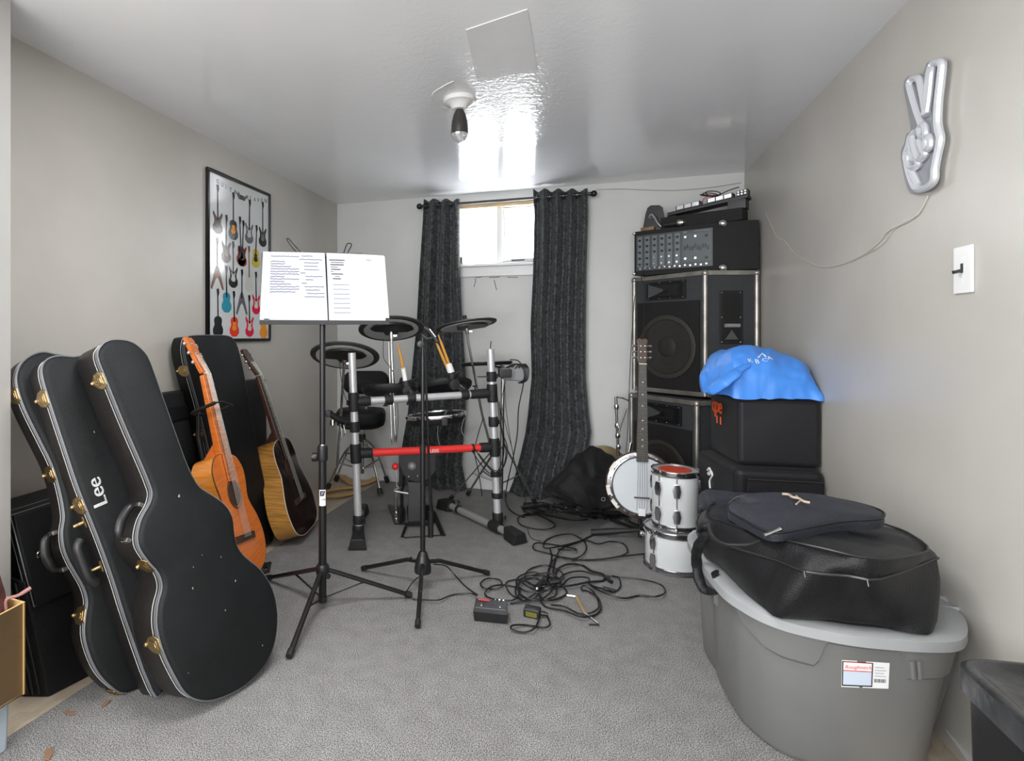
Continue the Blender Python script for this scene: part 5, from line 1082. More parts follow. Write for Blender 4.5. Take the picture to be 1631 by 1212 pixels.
FP = [(fl.x, fl.y), (xw, b1.y), (xw, b1.y+.34), (bl.x, yb3)]
body = soft('bag_body', topb(FP, zB0, zB1), M_nyf, t, disp=.004)
sd = (V((bl.x, yb3, 0))-V((fl.x, fl.y, 0))); sl = sd.length; sd.normalize(); sn = V((-sd.y, sd.x, 0)); sn = sn if sn.x < 0 else -sn
M_org = mat('orange_print', (.90, .12, .02), .6)
ctr = V((fl.x, fl.y, 0))+sd*.225; hz = zB1-zB0
lt = MB()
for dx_o, dz_o in ((0, 0), (.003, 0), (.006, .001), (.0045, -.002)): text_mesh(lt, 'qpe', ctr+V((0, 0, zB1-.085+dz_o))+sn*.012+sd*(.055-dx_o), -sd, V((0, 0, 1)), .098, depth=.001, spacing=.85)
lt.build('orange_lettering', M_org, t)
for k in (0, 1): MB().box(ctr+V((0, 0, zB1-.118))+sn*.0125-sd*(.012+.045*k), .012, .0015, .035, ux=sd, uy=sn).build('orange_drip', M_org, t, bevel=.0005)
MB().tube([V((x_, y_, zB1-.012)) for x_, y_ in [(fl.x-.004, fl.y-.002), (xw-.01, b1.y-.004)]], .003, 6).build('seam', M_plas, t)
MB().lathe([(.001, 0), (.006, 0), (.006, .003), (.001, .003)], gx(1292, 663, xw-.03)-FV*.0+V((0, -.012, 0)), V((0, -1, 0)), 10).build('eyelet', M_chr, t)
# lower bag
zC1 = zB0-.003
f2 = C0+ray(1180, 770)*((zC1-.03-HC)/ray(1180, 770).z)
l2 = ray(1114, 715); y2 = fl.y+.36; l2 = C0+l2*(y2/l2.y)
t = thing('amplifier_bag', 'wider black amplifier cover with white script, standing on the floor under the boxy one', 'amplifier bag', (fl.x*.5+xw*.5, fl.y+.16, 0))
y1 = fl.y-.05
FP2 = [(fl.x-.02, y1+.015), (xw, b1.y-.04), (xw, y2), (l2.x-.01, y2)]
soft('bag_body', topb(FP2, .002, zC1), M_nyf, t, bev=.03, disp=.004)
fa, fb = V((fl.x+.02, y1+.008, 0)), V((xw-.015, b1.y-.043, 0))
MB().prism([fa+V((0, 0, zC1-.16)), fb+V((0, 0, zC1-.16)), fb+V((0, 0, zC1-.045)), fa+V((0, 0, zC1-.045))], (0, -.012, 0)).build('front_pocket', M_nyf, t, bevel=.006)
MB().tube([fa+V((0, -.012, zC1-.042)), fb+V((0, -.012, zC1-.042))], .005, 6).build('piping', M_plas, t)
sd2 = (V((FP2[3][0], FP2[3][1], 0))-V((FP2[0][0], FP2[0][1], 0))).normalized(); sn2 = V((-sd2.y, sd2.x, 0)); sn2 = sn2 if sn2.x < 0 else -sn2
sc_ = [V((FP2[0][0], FP2[0][1], 0))+sd2*a+sn2*.004+V((0, 0, zC1+b)) for a, b in [(.27, -.075), (.25, -.06), (.235, -.07), (.245, -.09), (.265, -.088), (.24, -.075), (.225, -.07), (.215, -.085), (.23, -.1), (.245, -.12), (.24, -.15)]]
MB().tube(catmull(sc_, 4), .004, 6).build('white_script', M_white, t)
# ------------------------------------------------------------------ blue bag draped on top
M_bl = mat('blue_nylon', (.055, .24, .72), .42, bump=.35, bs=30, sheen=.04)
t = thing('drawstring_bag', 'bright blue crumpled bag with small white print lying on the amplifier covers', 'bag', ((fl.x+xw)/2, fl.y+.12, zB1))
prof = [(1118, 590), (1128, 572), (1146, 559), (1170, 552), (1195, 549), (1212, 553), (1228, 556), (1250, 562), (1275, 575), (1297, 592), (1309, 608)]
bot = [(1122, 602), (1140, 616), (1158, 626), (1172, 632), (1190, 634), (1210, 632), (1228, 630), (1250, 632), (1275, 634), (1297, 635), (1310, 630)]
rings = []
dfr = lambda px: ((V((fl.x, fl.y, 0))*(1-(px-1176)/(1309-1176))+V((xw, b1.y, 0))*((px-1176)/(1309-1176))).xy.to_3d())
for k in range(25):
    s = k/24*(len(prof)-1); i = min(int(s), len(prof)-2); f_ = s-i
    tpx = prof[i][0]*(1-f_)+prof[i+1][0]*f_; tpy = prof[i][1]*(1-f_)+prof[i+1][1]*f_; bpx = bot[i][0]*(1-f_)+bot[i+1][0]*f_; bty = bot[i][1]*(1-f_)+bot[i+1][1]*f_
    bpx = max(bpx, tpx-2) if k > 2 else bpx
    base = dfr(max(tpx, 1150)); d0 = (V((base.x, base.y, HC))-C0).dot(FV)+(.0 if tpx > 1170 else (1170-tpx)/52*.16)
    T_ = dp(tpx, tpy, d0+.13); B_ = dp(bpx, bty, d0-.004); bk = V((T_.x, T_.y, 0)); zlow = zB1+.003
    hgt = max(T_.z-zlow, .02); rg = []
    for j in range(18):
        a = 2*PI*j/18; ca_, sa = math.cos(a), math.sin(a)
        yy = .13-.135*ca_*(1 if ca_ < 0 else 1); zz_ = zlow+hgt*(.5+.5*sa) if True else 0
        p_ = dp(tpx, CY, d0+.13-.135*ca_); px3 = V((p_.x, p_.y, 0))
        zf = zlow+hgt*max(0, sa)**.9 if sa > 0 else zlow
        wr_ = pnoise(V((k*.33, j*.5, 2)))*.012+pnoise(V((k*.9, j*.25, 7)))*.006
        rg.append(V((min(px3.x, XR-.008), px3.y, max(zf+(wr_ if sa > 0.05 else 0), zlow)))+(V((0, -abs(wr_)*.6, 0)) if ca_ > 0 else V((0, 0, 0))))
    rings.append(rg)
MB().loft(rings).build('bag_body', M_bl, t, smooth=80, sub=2, disp=.011, ds=13); BLUE = [o for o in t.children][0] if t.children else None
BLUE = [o for o in COL.objects if o.parent == t][0]
# tail hanging over the left corner
tl_ = [dp(x, y, d_) for x, y, d_ in [(1208, 570, 2.44), (1183, 585, 2.40), (1162, 602, 2.38), (1145, 614, 2.40), (1130, 622, 2.44)]]
MB().tube(catmull(tl_, 5), [.016]*4+[.024]*4+[.030]*4+[.034]*4+[.032]*3+[.024]*2, 12, flat=(1, .55)).build('gathered_neck', M_bl, t, sub=1, disp=.004, ds=25)
for k, (ch, x, y) in enumerate((('K', 1192, 577), ('B', 1203, 579), ('C', 1214, 576), ('A', 1223, 573))):
    a = hit(BLUE, x, y, .003); b = hit(BLUE, x+7, y, .003); c_ = hit(BLUE, x, y-8, .003)
    if a and b and c_:
        lt = MB(); text_mesh(lt, ch, a, (b-a), (c_-a)-(b-a)*((c_-a).dot(b-a)/(b-a).length_squared), .030, depth=.0015); lt.build('white_print', M_white, t)
a, b, c_ = hit(BLUE, 1208, 569, .003), hit(BLUE, 1214, 563, .003), hit(BLUE, 1220, 568, .003)
if a and b and c_: MB().tube([a, b, c_], .003, 5).build('white_print', M_white, t)
# ------------------------------------------------------------------ storage tote
zl = .38
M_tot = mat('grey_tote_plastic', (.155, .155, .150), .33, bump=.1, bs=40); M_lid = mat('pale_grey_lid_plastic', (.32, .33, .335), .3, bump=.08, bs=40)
lidpx = [(1116, 884), (1122, 900), (1150, 934), (1180, 955), (1210, 971), (1250, 986), (1300, 998), (1360, 1009), (1430, 1016), (1490, 1019), (1525, 1017), (1539, 1008), (1541, 992), (1530, 972), (1505, 945)]
LD_ = [gz(x, y, zl) for x, y in lidpx]; LD_ = [V((min(p.x, XR-.004), p.y, p.z)) for p in LD_]
LD_ += [V((XR-.006, 1.85, zl)), V((XR-.015, 2.25, zl)), V((.84, 2.30, zl)), V((.42, 2.30, zl)), V((.345, 2.26, zl)), V((.32, 2.15, zl))]
t = thing('storage_tote', 'large grey plastic storage tote with lighter lid at lower right', 'storage tote', (.62, 1.8, 0))
LDc = catmull(LD_, 7, True); cen = sum(LDc, V((0, 0, 0)))/len(LDc); dn_ = V((0, 0, 1))
LDc = [V((min(p.x, XR-.003), p.y, p.z)) for p in LDc]
i1 = inset(LDc, dn_, .012); i2 = inset(LDc, dn_, .04); i3 = inset(LDc, dn_, .055)
dz = lambda L, z: [V((p.x, p.y, z)) for p in L]
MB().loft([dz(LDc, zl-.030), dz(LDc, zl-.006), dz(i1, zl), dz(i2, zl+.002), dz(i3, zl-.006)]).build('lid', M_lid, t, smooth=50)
up_ = inset(LDc, dn_, .014); low = []
for p in up_:
    q = V((cen.x+(p.x-cen.x)*.83-.012, cen.y+(p.y-cen.y)*.88+.02, p.z)); low.append(q)
def blend(A, B, s, z): return [V((a.x*(1-s)+b.x*s, a.y*(1-s)+b.y*s, z)) for a, b in zip(A, B)]
def apron(p):
    x = pj(V((p.x, p.y, zl-.06)))[0]
    if (p-cen).dot(C0-cen) < 0 or p.y > 1.9: return .105
    K = [(1100, .035), (1165, .035), (1180, .07), (1215, .10), (1240, .105), (1303, .105), (1318, .038), (1448, .038), (1452, .105), (1560, .105)]
    for (a, u_), (b, v_) in zip(K, K[1:]):
        if a <= x <= b: return u_+(v_-u_)*(x-a)/(b-a)
    return .105
_ap = [apron(p) for p in up_]
def ring(src, s, zs, off=0): return [V((a.x*(1-s)+b.x*s, a.y*(1-s)+b.y*s, z)) for a, b, z in zip(src, low, zs)]
upi = inset(up_, dn_, .014)
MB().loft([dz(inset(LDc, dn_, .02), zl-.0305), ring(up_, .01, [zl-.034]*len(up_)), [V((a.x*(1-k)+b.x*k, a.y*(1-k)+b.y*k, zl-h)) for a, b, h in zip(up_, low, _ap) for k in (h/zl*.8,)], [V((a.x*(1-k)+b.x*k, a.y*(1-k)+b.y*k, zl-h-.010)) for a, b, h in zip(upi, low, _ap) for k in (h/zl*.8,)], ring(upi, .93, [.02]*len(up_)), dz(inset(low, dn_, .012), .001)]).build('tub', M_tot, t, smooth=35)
# embossed apron on the near side and handle
from mathutils.bvhtree import BVHTree
_tub = [o for o in COL.objects if o.name == 'tub'][0]; _bv = BVHTree.FromPolygons([v.co+_off['tub'] for v in _tub.data.vertices], [tuple(p.vertices) for p in _tub.data.polygons])
def onside(px, py, off=.0):                                         # point on the near side of the tub
    r = ray(px, py).normalized(); h, nn_, i_, d_ = _bv.ray_cast(C0, r)
    return (h-r*off) if h is not None else C0+r*1.2
mbA = MB()
for x in (1452, 1463): MB().tube([onside(x, 1052, .003), onside(x+2, 1080, .003)], .006, 8).build('handle_rib', M_tot, t)
st0, st1, st2, st3 = [onside(x, y, .002) for x, y in [(1340, 1094), (1415, 1097), (1417, 1056), (1341, 1051)]]
sb = lambda a, b, o=.0012: (st0*(1-a)+st1*a)*(1-b)+(st3*(1-a)+st2*a)*b+((C0-st0).normalized())*o
def quad(a0, a1, b0, b1, m, name, o=.0012, T=.0006):
    d_ = (C0-st0).normalized(); P = [sb(a0, b0, o), sb(a1, b0, o), sb(a1, b1, o), sb(a0, b1, o)]; return MB().prism(P, d_*T).build(name, m, stk)
d_ = (C0-st0).normalized()
stk = MB().prism([st0, st1, st2, st3], d_*.001).build('sticker', M_white, t, bevel=.0, label='white paper sticker with barcode')
M_nav = mat('ink_navy', (.01, .012, .03), .5)
quad(.01, .66, .04, .96, M_nav, 'sticker_border'); quad(.035, .635, .09, .91, mat('pale_blue_print', (.55, .62, .72), .5), 'sticker_picture', .002)
quad(.035, .635, .62, .93, M_white, 'sticker_heading', .0028); quad(.035, .64, .60, .63, M_red, 'sticker_rule', .0032); quad(.035, .64, .92, .94, M_red, 'sticker_rule', .0032)
lt = MB(); text_mesh(lt, 'Roughneck', sb(.06, .69, .0038), (st1-st0), (st3-st0), .0125, depth=.0003, font_shear=.2); lt.build('sticker_lettering', M_red, stk)
for k in range(9): quad(.70+.028*k, .712+.028*k+(.006 if k % 3 == 0 else 0), .22, .36, M_ink2, 'barcode_bar', .0022)
for k in range(4): quad(.70, .94-.05*(k % 2), .45+.11*k, .48+.11*k, mat('pale_grey_print', (.4, .42, .45), .6), 'printed_line', .0022)
MB().tube([onside(1333+2*k, 1070, .001) for k in range(0)] or [onside(1500, 1040, .001), onside(1500, 1046, .001)], .0006, 4)
# ------------------------------------------------------------------ black gig bag on the tote
M_bag = mat('black_bag_nylon', (.005, .005, .006), .5, spec=.35, bump=.35, bs=220, sheen=.03); M_bagt = mat('navy_black_canvas', (.013, .015, .022), .6, spec=.35, bump=.5, bs=160, sheen=.04)
t = thing('gig_bag', 'big black zipped gig bag slumped over the grey tote lid', 'gig bag', (.6, 1.7, zl+.003))
z0 = zl+.006
lowpx = [(1118, 868), (1124, 888), (1150, 905), (1180, 935), (1215, 968), (1245, 985), (1330, 988), (1400, 998), (1476, 1011)]
lowp = [gz(x, y, z0) for x, y in lowpx]+[V((.84, 1.62, z0)), V((.87, 2.0, z0)), V((.80, 2.25, z0)), V((.55, 2.28, z0)), V((.36, 2.2, z0))]
lowp[-5:] = [V((.80, 1.75, z0)), V((.82, 2.0, z0)), V((.74, 2.22, z0)), V((.52, 2.26, z0)), V((.37, 2.16, z0))]
# shoulder line and top line at their own heights
shpx = [(1112, 842, .50), (1122, 850, .49), (1145, 862, .49), (1185, 876, .50), (1240, 893, .51), (1285, 910, .52), (1350, 916, .52), (1400, 921, .52), (1486, 889, .52)]
shp = [gz(x, y, z) for x, y, z in shpx]+[V((.82, 1.80, .51)), V((.83, 1.98, .49)), V((.74, 2.20, .475)), V((.52, 2.25, .47)), V((.37, 2.16, .475))]
tppx = [(1125, 822, .535), (1150, 832, .54), (1180, 842, .545), (1215, 852, .55), (1265, 866, .56), (1310, 876, .565), (1370, 890, .565), (1420, 893, .56), (1478, 880, .55)]
tpp = [gz(x, y, z) for x, y, z in tppx]+[V((.80, 1.82, .555)), V((.80, 1.96, .54)), V((.72, 2.14, .52)), V((.52, 2.20, .515)), V((.40, 2.13, .52))]
cl3 = lambda L: catmull(L, 3, True)
A_, B_, T_ = cl3(lowp), cl3(shp), cl3(tpp)
fixx = lambda L: [V((min(p.x, XR-.012), p.y, max(p.z, z0))) for p in L]
cT = sum(T_, V((0, 0, 0)))/len(T_)+V((0, 0, .012))
mid = lambda X, Y, s, o=0: [x*(1-s)+y*s+(x-cT).xy.to_3d().normalized()*o for x, y in zip(X, Y)]
MB().loft([fixx(A_), fixx(mid(A_, B_, .15, .006)), fixx(mid(A_, B_, .5, .010)), fixx(mid(A_, B_, .93, .002)), fixx(B_)]).build('bag_bottom', M_bag, t, smooth=70, sub=1, disp=.0035, ds=14)
MB().loft([fixx([p+V((0, 0, .001)) for p in B_]), fixx(mid(B_, T_, .5, .004)), fixx(T_), fixx([p*.75+cT*.25 for p in T_]), fixx([p*.4+cT*.6 for p in T_])]).build('bag_top', M_bag, t, smooth=70, sub=1, disp=.006, ds=12)
MB().tube(fixx([p+(p-cT).xy.to_3d().normalized()*.003 for p in B_]), .0038, 6, True).build('zip', mat('zip_black', (.02, .02, .02), .35), t)
MB().tube(fixx([p+V((0, 0, .004)) for p in T_]), .003, 6, True).build('piping', M_plas, t)
for (x, y, z) in ((1279, 908, .525), (1379, 922, .525)):
    q = gz(x, y, z); MB().tube([q-FV*.004, q+V((0, 0, -.014))-FV*.008], .0018, 6).build('zip_pull', mat('dark_steel', (.12, .12, .12), .3, 1), t)
# flap pocket on top
fz_ = .60
flp = [gz(x, y, z) for x, y, z in [(1160, 806, .575), (1163, 816, .575), (1190, 832, .575), (1215, 845, .575), (1240, 850, .578), (1280, 843, .585), (1340, 832, .592), (1400, 828, .60), (1407, 817, .605), (1380, 806, .612), (1330, 795, .62), (1280, 788, .625), (1215, 787, .618), (1175, 793, .60)]]
fc = catmull(flp, 3, True); cF = sum(fc, V((0, 0, 0)))/len(fc)
MB().loft([[p+V((0, 0, -.022)) for p in fc], fc, [p*.94+cF*.06+V((0, 0, .008)) for p in fc], [p*.5+cF*.5+V((0, 0, .014)) for p in fc]]).build('flap_pocket', M_bagt, t, smooth=60, sub=1, disp=.004, ds=12)
MB().tube([p+V((0, 0, .002)) for p in fc], .003, 6, True).build('piping', M_plas, t)
zp = [gz(1217, 860, .565), gz(1224, 858, .568), gz(1233, 854, .57), gz(1243, 850, .575)]
MB().tube([p+V((0, 0, .012)) for p in zp], [.005, .0035, .0035, .005], 8).build('zip_pull', M_chr, t, label='bright metal zip pull')
M_thr = mat('tan_embroidery', (.42, .33, .25), .7)
em_ = [gz(x, y, .627) for x, y in [(1246, 790), (1256, 791), (1262, 795), (1272, 797), (1280, 802), (1290, 804)]]
MB().tube(catmull([p+V((0, 0, .006)) for p in em_], 3), .0035, 6).tube([gz(1268, 806, .627)+V((0, 0, .005)), gz(1276, 800, .627)+V((0, 0, .006)), gz(1268, 792, .627)+V((0, 0, .005))], .002, 5).build('embroidery', M_thr, t)
# back hump and strap/handle hanging left
hp3 = [dp(x, y, d_) for x, y, d_ in [(1122, 800, 2.30), (1150, 792, 2.35), (1200, 788, 2.38), (1225, 800, 2.30)]]
hump = [V((.36, 2.10, 0)), V((.60, 2.14, 0)), V((.60, 2.28, 0)), V((.37, 2.28, 0))]
MB().hexa(topb([(p.x, p.y) for p in hump], .46, .535)).build('back_hump', M_bagt, t, bevel=.04, seg=4, sub=3, disp=.005, ds=10, smooth=70)
MB().tube(catmull([gz(1125, 850, .50), gz(1118, 870, .44)+V((-.01, 0, 0)), gz(1121, 895, .38)+V((-.02, 0, -.01)), gz(1130, 925, .33)+V((-.02, 0, -.02)), gz(1140, 940, .31)+V((-.01, -.01, 0)), gz(1150, 935, .34)+V((-.01, -.01, 0)), gz(1145, 912, .39)+V((-.01, 0, 0))], 5), .016, 8, flat=(1, .45)).build('shoulder_strap', M_bag, t, sub=1, disp=.003, ds=30)
MB().tube(catmull([gz(1130, 835, .53), gz(1133, 850, .54), gz(1150, 866, .54), gz(1190, 868, .55), gz(1210, 862, .56)], 5), .005, 8).build('carry_handle', M_bag, t)
# ------------------------------------------------------------------ black lidded bin at the lower right corner
M_bin = mat('black_bin_plastic', (.006, .006, .007), .38); M_binl = mat('dusty_black_lid', (.030, .031, .033), .25, bump=.9, bs=14, var=.6, vs=6)
zb3 = .42
bp = [gz(x, y, zb3) for x, y in [(1700, 1180), (1640, 1125), (1600, 1098), (1560, 1078), (1540, 1066), (1532, 1056), (1533, 1049), (1545, 1044), (1580, 1042)]]
bp = [V((.72, .97, zb3)), V((.705, 1.15, zb3)), V((.705, 1.38, zb3)), V((.712, 1.445, zb3)), V((.745, 1.475, zb3)), V((.80, 1.487, zb3)), V((.875, 1.49, zb3)), V((XR-.008, 1.46, zb3)), V((XR-.008, 1.2, zb3)), V((XR-.008, 1.0, zb3)), V((.87, .96, zb3))]
bc2 = catmull(bp, 4, True); bc2 = [V((min(p.x, XR-.004), p.y, p.z)) for p in bc2]; cb2 = sum(bc2, V((0, 0, 0)))/len(bc2)
t = thing('black_bin', 'black plastic bin with dusty lid cut off by the lower right corner', 'bin', (cb2.x, cb2.y, 0))
I1 = inset(bc2, dn_, .006); I2 = inset(bc2, dn_, .02); I3 = inset(bc2, dn_, .03)
MB().loft([dz(I1, zb3-.055), dz(bc2, zb3-.050), dz(bc2, zb3-.004), dz(I1, zb3), dz(I2, zb3+.0005), dz(I3, zb3-.008), dz([p*.5+cb2*.5 for p in bc2], zb3-.006)]).build('lid', M_binl, t, smooth=50)
MB().loft([dz(inset(bc2, dn_, .014), zb3-.0555), dz([cb2+(p-cb2)*.86 for p in bc2], .001)]).build('bin_body', M_bin, t, smooth=50)
# ------------------------------------------------------------------ white tom drums
M_drm = mat('white_drum_wrap', (.66, .68, .68), .3); M_hoop = mat('dark_chrome', (.42, .42, .43), .2, 1)
def tom(label, c, r, z0, z1, lugs, red=False):
    t = thing('tom_drum', label, 'drum', (c.x, c.y, z0), 'white tom drums stacked in front of the banjo'); o = V((c.x, c.y, z0)); h = z1-z0
    MB().lathe([(.001, .004), (r*.95, .004), (r, .012), (r, h-.012), (r*.95, h-.008), (.001, h-.008)], o, n=48).build('shell', M_drm, t)
    for z in (.0, h-.024): MB().lathe([(r*1.0, z), (r*1.055, z), (r*1.06, z+.003), (r*1.03, z+.006), (r*1.03, z+.018), (r*1.06, z+.021), (r*1.055, z+.024), (r*1.0, z+.024)], o, n=48).build('hoop', M_hoop, t)
    MB().lathe([(.001, h-.0075), (r*.99, h-.0075), (r*.99, h-.005), (.001, h-.004)], o, n=48).build('drum_head', mat('grey_drum_head', (.42, .42, .42), .35), t)
    if red: MB().lathe([(.001, h-.0038), (r*.72, h-.0048), (r*.72, h-.003), (.001, h-.002)], o, n=40).build('red_patch', mat('red_head_print', (.62, .07, .03), .4), t, label='red disc on the drum head')
    for a in lugs:
        d_ = RV*math.cos(a)-FV*math.sin(a); tn = V((-d_.y, d_.x, 0))
        for z in (h*.27, h*.70):
            P = [o+d_*r*1.0+tn*x+V((0, 0, z+y)) for x, y in [(-.012, -.032), (.012, -.032), (.018, 0), (.012, .032), (-.012, .032), (-.018, 0)]]
            MB().prism(P, d_*.017).build('lug', M_chr, t, bevel=.004)
        MB().cyl(o+d_*(r*1.06)+V((0, 0, .006)), o+d_*(r*1.06)+V((0, 0, h-.004)), .0028, n=8).build('tension_rod', M_chr, t)
        for z in (-.001, h-.014): MB().box(o+d_*(r*1.06)+V((0, 0, z+.008)), .012, .010, .014, ux=tn, uy=d_).build('hoop_claw', M_chr, t, bevel=.002)
g1 = gz(1073, 918); dD = (g1-C0).dot(FV)+.11; cD = dp(1073, 900, dD); cD = V((cD.x, cD.y, 0)); rD = 42*dD/F
hL = HC-(838-533)/F*dD
tom('lower larger white tom drum standing on the carpet', cD, rD, 0, hL, [PI*.14, PI*.86, PI*1.3, PI*1.7])
TD = [o for o in COL.objects if o.name == 'tom_drum'][0]; kq = V((cD.x, cD.y, hL*.82))
MB().cyl(kq-RV*rD, kq-RV*(rD+.03), .006, n=12).lathe([(.001, 0), (.011, 0), (.012, .006), (.009, .014), (.001, .014)], kq-RV*(rD+.02), -RV, 12).build('mount_knob', M_chr, TD)
cU = V((dp(1075, 800, dD).x, dp(1075, 800, dD).y, 0)); rU = 33.5*dD/F; hU = HC-(746-533)/F*dD
tom('smaller white tom drum with a red head stacked on the larger one', cU, rU, hL+.001, hU, [PI*.02, PI*.62, PI*.86, PI*1.3, PI*1.6], True)
lk = dp(1031, 848, dD-.0)

# ------------------------------------------------------------------ banjo
Ob, Ub, Wb, Nb = V((.2514, 3.1232, .3161)), V((.9868, .161, -.0188)).normalized(), V((.0094, .0592, .9982)).normalized(), V((.1618, -.9852, .0569)).normalized()
LB = lambda a, b, c=0: Ob+Ub*a+Wb*b+Nb*c
t = thing('banjo', 'banjo with white head and metal rim leaning upright against the speaker stack', 'banjo', (Ob.x, Ob.y, .14))
MB().lathe([(.001, -.075), (.13, -.075), (.165, -.055), (.172, -.03), (.172, -.02), (.16, -.022), (.001, -.022)], Ob, Nb, 56).build('resonator', mat('dark_banjo_wood', (.05, .022, .012), .3, coat=.4), t)
MB().lathe([(.135, -.03), (.160, -.03), (.168, -.022), (.150, -.018), (.135, -.018)], Ob, Nb, 56).build('resonator_flange', M_hoop, t)
MB().lathe([(.001, -.018), (.142, -.018), (.142, -.002), (.001, .0)], Ob, Nb, 56).build('drum_head', mat('white_banjo_head', (.60, .63, .66), .35), t)
MB().lathe([(.140, -.018), (.150, -.018), (.151, .004), (.147, .006), (.141, .003), (.140, -.003)], Ob, Nb, 56).build('tension_hoop', M_hoop, t)
mp2 = MB()
for a0 in (PI*.77, PI*1.02, PI*1.17):
    P = []
    for i in range(9): a = a0+.30*i/8; P.append(LB(math.cos(a)*.171, math.sin(a)*.171, -.017))
    for i in range(8, -1, -1): a = a0+.30*i/8; P.append(LB(math.cos(a)*.153, math.sin(a)*.153, -.016))
    MB().prism(P, Nb*.004).build('armrest_plate', mat('cream_plate', (.75, .72, .65), .3), t)
for i in range(20): 
    a = 2*PI*i/20+.1
    MB().cyl(LB(math.cos(a)*.154, math.sin(a)*.154, -.022), LB(math.cos(a)*.154, math.sin(a)*.154, .004), .0035, n=6).build('hook', M_chr, t)
nw0, nw1 = .028, .018; yN = .615
MB().hexa([LB(-nw0, .140, -.022), LB(nw0, .140, -.022), LB(nw0, .140, .006), LB(-nw0, .140, .006), LB(-nw1, yN, -.016), LB(nw1, yN, -.016), LB(nw1, yN, .006), LB(-nw1, yN, .006)]).build('neck', mat('dark_banjo_wood', (.05, .022, .012), .3, coat=.4), t, bevel=.004)
MB().hexa([LB(-nw0, .120, .0062), LB(nw0, .120, .0062), LB(nw0, .120, .011), LB(-nw0, .120, .011), LB(-nw1, yN, .0062), LB(nw1, yN, .0062), LB(nw1, yN, .011), LB(-nw1, yN, .011)]).build('fretboard', mat('grey_fretboard', (.075, .070, .066), .35), t)
scl = yN+.06
for f_ in range(1, 21):
    yy = yN-scl*(1-2**(-f_/12)); 
    if yy < .125: break
    w_ = nw1+(nw0-nw1)*(yN-yy)/(yN-.12); MB().cyl(LB(-w_, yy, .0112), LB(w_, yy, .0112), .0011, n=5).build('fret', M_steel, t)
    if f_ in (3, 5, 7, 10, 12, 15, 17): y3 = yN-scl*(1-2**(-(f_-.5)/12)); MB().lathe([(.001, 0), (.004, 0), (.004, .0006), (.001, .0006)], LB(0, y3, .0112), Nb, 10).build('inlay_dot', M_white, t)
MB().box(LB(0, yN+.003, .010), .038, .005, .008, ux=Ub, uy=Wb).build('nut', M_cream, t)
MB().prism([LB(x, y, .002) for x, y in [(-.018, yN+.006), (.018, yN+.006), (.024, yN+.03), (.021, yN+.10), (.028, yN+.125), (.012, yN+.135), (0, yN+.128), (-.012, yN+.135), (-.028, yN+.125), (-.021, yN+.10), (-.024, yN+.03)]], -Nb*.014).build('headstock', mat('dark_banjo_wood', (.05, .022, .012), .3, coat=.4), t, bevel=.002)
for s in (-1, 1):
    for y in (.035, .065, .095):
        c = LB(s*.022, yN+y, -.005); MB().cyl(c, c+Ub*s*.014, .003, n=8).ball(c+Ub*s*.02, .0075, 8).cyl(LB(s*.010, yN+y, .002), LB(s*.010, yN+y, .012), .003, n=6).build('tuning_peg', M_chr, t)
for i in range(5): MB().tube([LB((i-2)*.012, -.125, .004), LB((i-2)*.0115, -.06, .014), LB((i-2)*.0072, yN, .0125)], .0008, 4).build('string', M_steel, t)
MB().box(LB(0, -.06, .006), .075, .005, .012, ux=Ub, uy=Wb).build('bridge', M_fb, t, bevel=.001)
MB().prism([LB(-.016, -.150, .006), LB(.016, -.150, .006), LB(.017, -.115, .004), LB(-.017, -.115, .004)], Nb*.004).build('tailpiece', M_white, t)
# stand that holds the banjo
t = thing('instrument_stand', 'low black stand with long foot holding up the banjo', 'instrument stand', (.25, 3.15, 0))
MB().tube([V((.25, 3.22, .02)), V((.255, 3.24, .30)), V((.26, 3.24, .50))], .009, 10).build('post', M_black, t)
for s in (-1, 1): MB().tube([V((.25, 3.22, .08)), LB(s*.06, -.19, -.08)+V((0, 0, -.01)), LB(s*.06, -.185, .0), LB(s*.06, -.165, .015)], .007, 8).build('cradle_arm', M_rub, t)
for k, e in enumerate((gz(942, 848, .016), V((.45, 3.35, .014)), V((.12, 3.5, .014)))): MB().tube([V((.25, 3.22, .06)), V((.25, 3.22, .06))*.9+e*.1, e*.55+V((.25, 3.22, .06))*.45, e], [.010, .010, .017, .017] if k == 0 else .010, 10).build('leg', M_rub, t)
# ------------------------------------------------------------------ chrome stand, cymbal and bag in the corner
t = thing('cymbal_stand', 'folded chrome stand leaning on the back wall left of the banjo neck', 'cymbal stand', dp(990, 735, 3.6), 'chrome cymbal stands')
D4 = lambda L, d: [dp(x, y, d) for x, y in L]
MB().tube(D4([(981, 632), (983, 680), (985, 727)], 3.55), .009, 10).build('tube', M_chr, t); MB().tube(D4([(998, 650), (993, 665), (985, 690)], 3.53), .005, 8).build('folded_leg', M_chr, t)
MB().tube(D4([(981, 632), (992, 634), (1001, 638)], 3.55), .006, 8).build('top_arm', M_chr, t)
for (x, y) in ((982, 648), (983, 678), (984, 694), (985, 712)): MB().lathe([(.001, -.014), (.013, -.014), (.016, 0), (.013, .014), (.001, .014)], dp(x, y, 3.55), V((0, 0, 1)), 12).build('collar', M_chr, t)
MB().tube(D4([(1005, 705), (1002, 718), (1000, 730)], 3.50), .010, 10).build('tube_end', M_chr, t)
MB().tube(D4([(985, 720), (986, 800), (988, 822)], 3.56), .007, 8).build('tube', M_chr, t)
c = dp(966, 722, 3.66); c.z = max(c.z, .17)
t = thing('cymbal', 'gold cymbal edge showing behind the black bag near the corner', 'cymbal', c)
